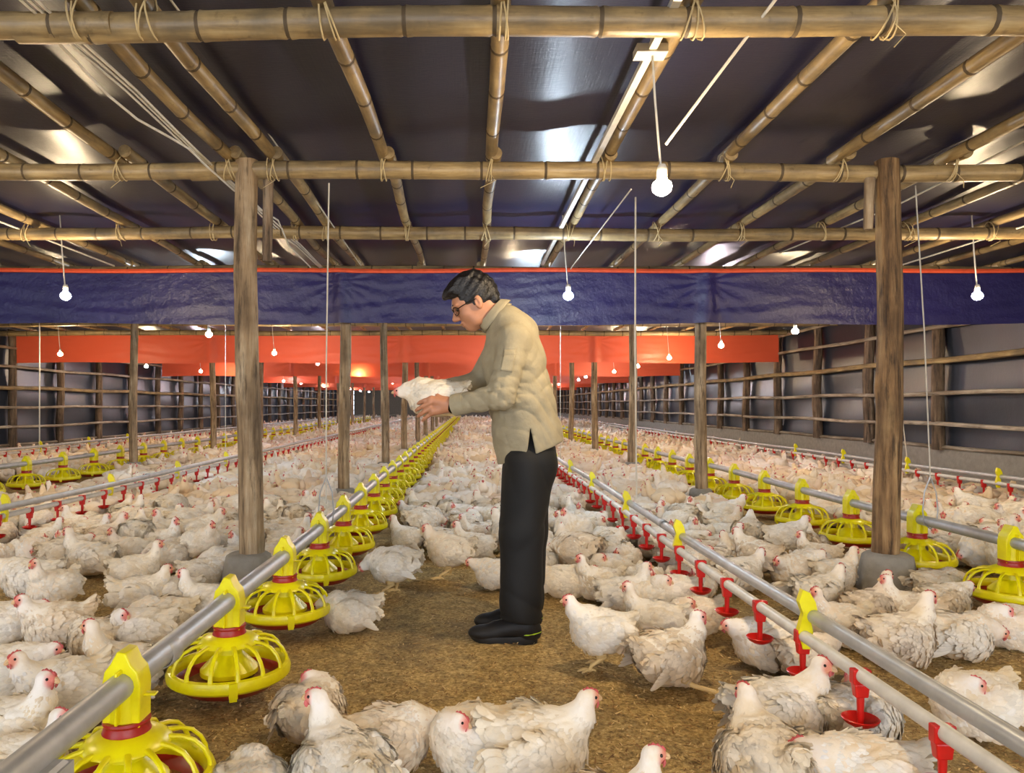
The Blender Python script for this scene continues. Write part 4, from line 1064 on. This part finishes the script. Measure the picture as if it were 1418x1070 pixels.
# trousers
s = SDF(np.array((.02,MY-.24,.02)), np.array((.46,MY+.26,.98)), .0075)
s.u(s.cone(K(728,566), K(734,640), .112, .125, 1.25), 0)
for dy, dx in ((-.085,0),(.10,5)):
    s.u(s.cone(K(733+dx*.3,640,dy), K(722+dx,735,dy), .114, .098), .03); s.u(s.cone(K(722+dx,735,dy), K(721+dx,870,dy*1.05), .098, .088), .03)
X, Y, Z = s.P[...,0], s.P[...,1], s.P[...,2]
s.f = s.f+.009*(.62-np.sqrt(np.abs(np.sin(Z*27+X*16+Y*5))+.004))*np.exp(-((Z-.14)/.10)**2)+.007*(.62-np.sqrt(np.abs(np.sin(Z*17-X*18))+.004))*np.exp(-((Z-.52)/.13)**2)-.003*np.sin(Z*9+X*30+Y*20)+.010*(.62-np.sqrt(np.abs(np.sin(Z*8+X*21))+.004))*np.exp(-((Z-.76)/.09)**2)
s.f = np.maximum(s.f, .098-Z+.10*np.maximum(0,.24-X)-.10*np.maximum(0,X-.24))
P, Q = s.mesh(); part('trousers', P, Q, M['trouser'])
# shoes
def shoe(ax_, ay, ang):
    R = rotm(ang); c = np.array((ax_, ay, 0)); T = lambda x, y, z: c+R @ np.array((x*1.13,y,z))
    s = SDF(c-np.array((.26,.14,.01)), c+np.array((.14,.14,.17)), .0055)
    s.u(s.ell(T(-.150,0,.042), (.075,.046,.036), R), 0); s.u(s.cone(T(-.10,0,.055), T(.0,0,.075), .042, .048), .03); s.u(s.ell(T(.025,0,.055), (.052,.040,.055), R), .03)
    s.u(s.cone(T(.01,0,.08), T(.015,0,.125), .045, .043), .02); s.f = np.maximum(s.f, .022-s.P[...,2]); s.f = np.maximum(s.f, s.P[...,2]-.125)
    P, Q = s.mesh(); sh = part('shoe', P, Q, M['shoe'])
    n = 36; m = MB(); vs = []
    for z, k_ in ((.0,.96),(.008,1.0),(.026,1.02),(.034,.97)):
        for i in range(n):
            a = 2*math.pi*i/n; x = math.cos(a); wv = .049*(1-.16*max(0,x)-.18*math.exp(-((x-.1)/.3)**2)); xx = (x*.130-.075)*k_; lift = .010*max(0,(-x-.6)/.4)**1.5+.012*max(0,x-.2)*(1 if z > .02 else 0)
            vs.append(T(xx, math.sin(a)*wv*k_, z+lift))
    m.add(off(vs), [(i*n+k, i*n+(k+1)%n, (i+1)*n+(k+1)%n, (i+1)*n+k) for i in range(3) for k in range(n)]+[tuple(range(n))[::-1], tuple(range(3*n,4*n))])
    obj('sole', m, M['sole'], sh)
    for sg in (-1,1):
        m = MB(); pts = []
        for i in range(9):
            a = -sg*(.04+i*.12); x = math.cos(a); wv = .0515*(1-.16*max(0,x)-.18*math.exp(-((x-.1)/.3)**2)); pts.append(T(x*.138-.073, math.sin(a)*(wv+.012), .038+.016*max(0,x)))
        m.tube(off(pts), [.005]+[.0085]*5+[.006,.004,.001], 6); o = obj('sole_flash', m, M['lime'], sh); o['label'] = 'lime green flash on the heel'
    m = MB()
    for i in range(5): x = -.06-.018*i; z = .098-.0075*i; m.tube(off([T(x,-.028,z-.010), T(x-.004,0,z+.004), T(x-.002,.028,z-.010)]), .0028, 6)
    obj('laces', m, M['black'], sh)
fN = K(722,884,-.10); fF = K(728,866,.10)
shoe(.232, MY-.10, -.05); shoe(.258, MY+.105, .07)
# the hen held in both hands, head to the left
t = thing('hen', 'pale hen held up in the hands of the man, head to the left', 'chicken', (K(600,552)[0], MY-.015, K(600,552)[2]-.075), math.pi)
t.scale = (.80,.78,.80)
for nme, me in POSES['held'].items(): link({'leg0':'leg','leg1':'leg'}.get(nme, nme), me, t)

# loose husk and straw lying on the bare litter
rg = np.random.RandomState(3); n = 26000
yy = 1.5+rg.rand(n)**1.4*4.2; xx = (rg.rand(n)*1500-40-VX)*yy/F_; an = rg.rand(n)*6.283; L = rg.uniform(.006,.015,n)*np.where(rg.rand(n) < .04, 3, 1); wd = rg.uniform(.0018,.0034,n)
zz = .012*np.sin(xx*3.1+1)*np.sin(yy*2.3)+.007*np.sin(xx*9+yy*4)+.005*np.sin(xx*23-yy*17)*np.sin(yy*29)-.012+.006; dx, dy = np.cos(an), np.sin(an); tz = rg.uniform(-.004,.006,n); P = []
for a, b, c in ((-1,-1,-.5),(1,-.4,.5),(1,.4,.5),(-1,1,-.5)):
    P.append(np.stack([xx+dx*L*a/2-dy*wd*b, yy+dy*L*a/2+dx*wd*b, zz+tz*c+.002+.0008*b], -1))
P = np.stack(P, 1).reshape(-1, 3); Q = np.arange(4*n).reshape(n, 4)
cs = np.array([lin(c)[:3] for c in ((214,180,120),(190,150,92),(150,112,66),(232,206,150),(120,88,52))]); C = np.repeat(cs[rg.randint(0,5,n)], 4, axis=0)
hm = NT('rice husk flakes'); ha = hm.n('ShaderNodeAttribute', attribute_name='tint'); hm.base(ha.outputs['Color']); hm.rough(.85)
tag(link('rice_husk', arrmesh('rice_husk', P, Q, hm.m, False, None, C)), 'loose golden rice husk strewn over the bare litter around the man', 'litter', None, 'stuff')

# shirt front placket, chest pocket flap and sleeve pocket
def proj(pts, inset=.0):                             # lay small cloth pieces on the shirt
    import mathutils.bvhtree as bt_
    me = shirt.data; bv = bt_.BVHTree.FromPolygons([v.co for v in me.vertices], [p.vertices for p in me.polygons]); out = []
    for p in pts:
        h_, n_, _, _ = bv.find_nearest(Vector(p)-man.location); out.append(h_+n_*.0035)
    return out
def patch(name, a, b, c, d, nu=8, nv=8):
    m = MB(); pts = []
    for i in range(nu+1):
        for j in range(nv+1):
            u, v = i/nu, j/nv; pts.append(tuple(a*(1-u)*(1-v)+b*u*(1-v)+c*u*v+d*(1-u)*v))
    q = proj(pts); m.add(q, [(i*(nv+1)+j, (i+1)*(nv+1)+j, (i+1)*(nv+1)+j+1, i*(nv+1)+j+1) for i in range(nu) for j in range(nv)])
    o = sub(name, m, M['shirt']); so = o.modifiers.new('s','SOLIDIFY'); so.thickness = .003; so.offset = 0; return o
patch('sleeve_pocket', K(694,482,-.27), K(716,484,-.27), K(712,516,-.28), K(691,512,-.28))
patch('pocket_flap', K(692,478,-.27), K(718,480,-.27), K(717,489,-.27), K(692,488,-.27))
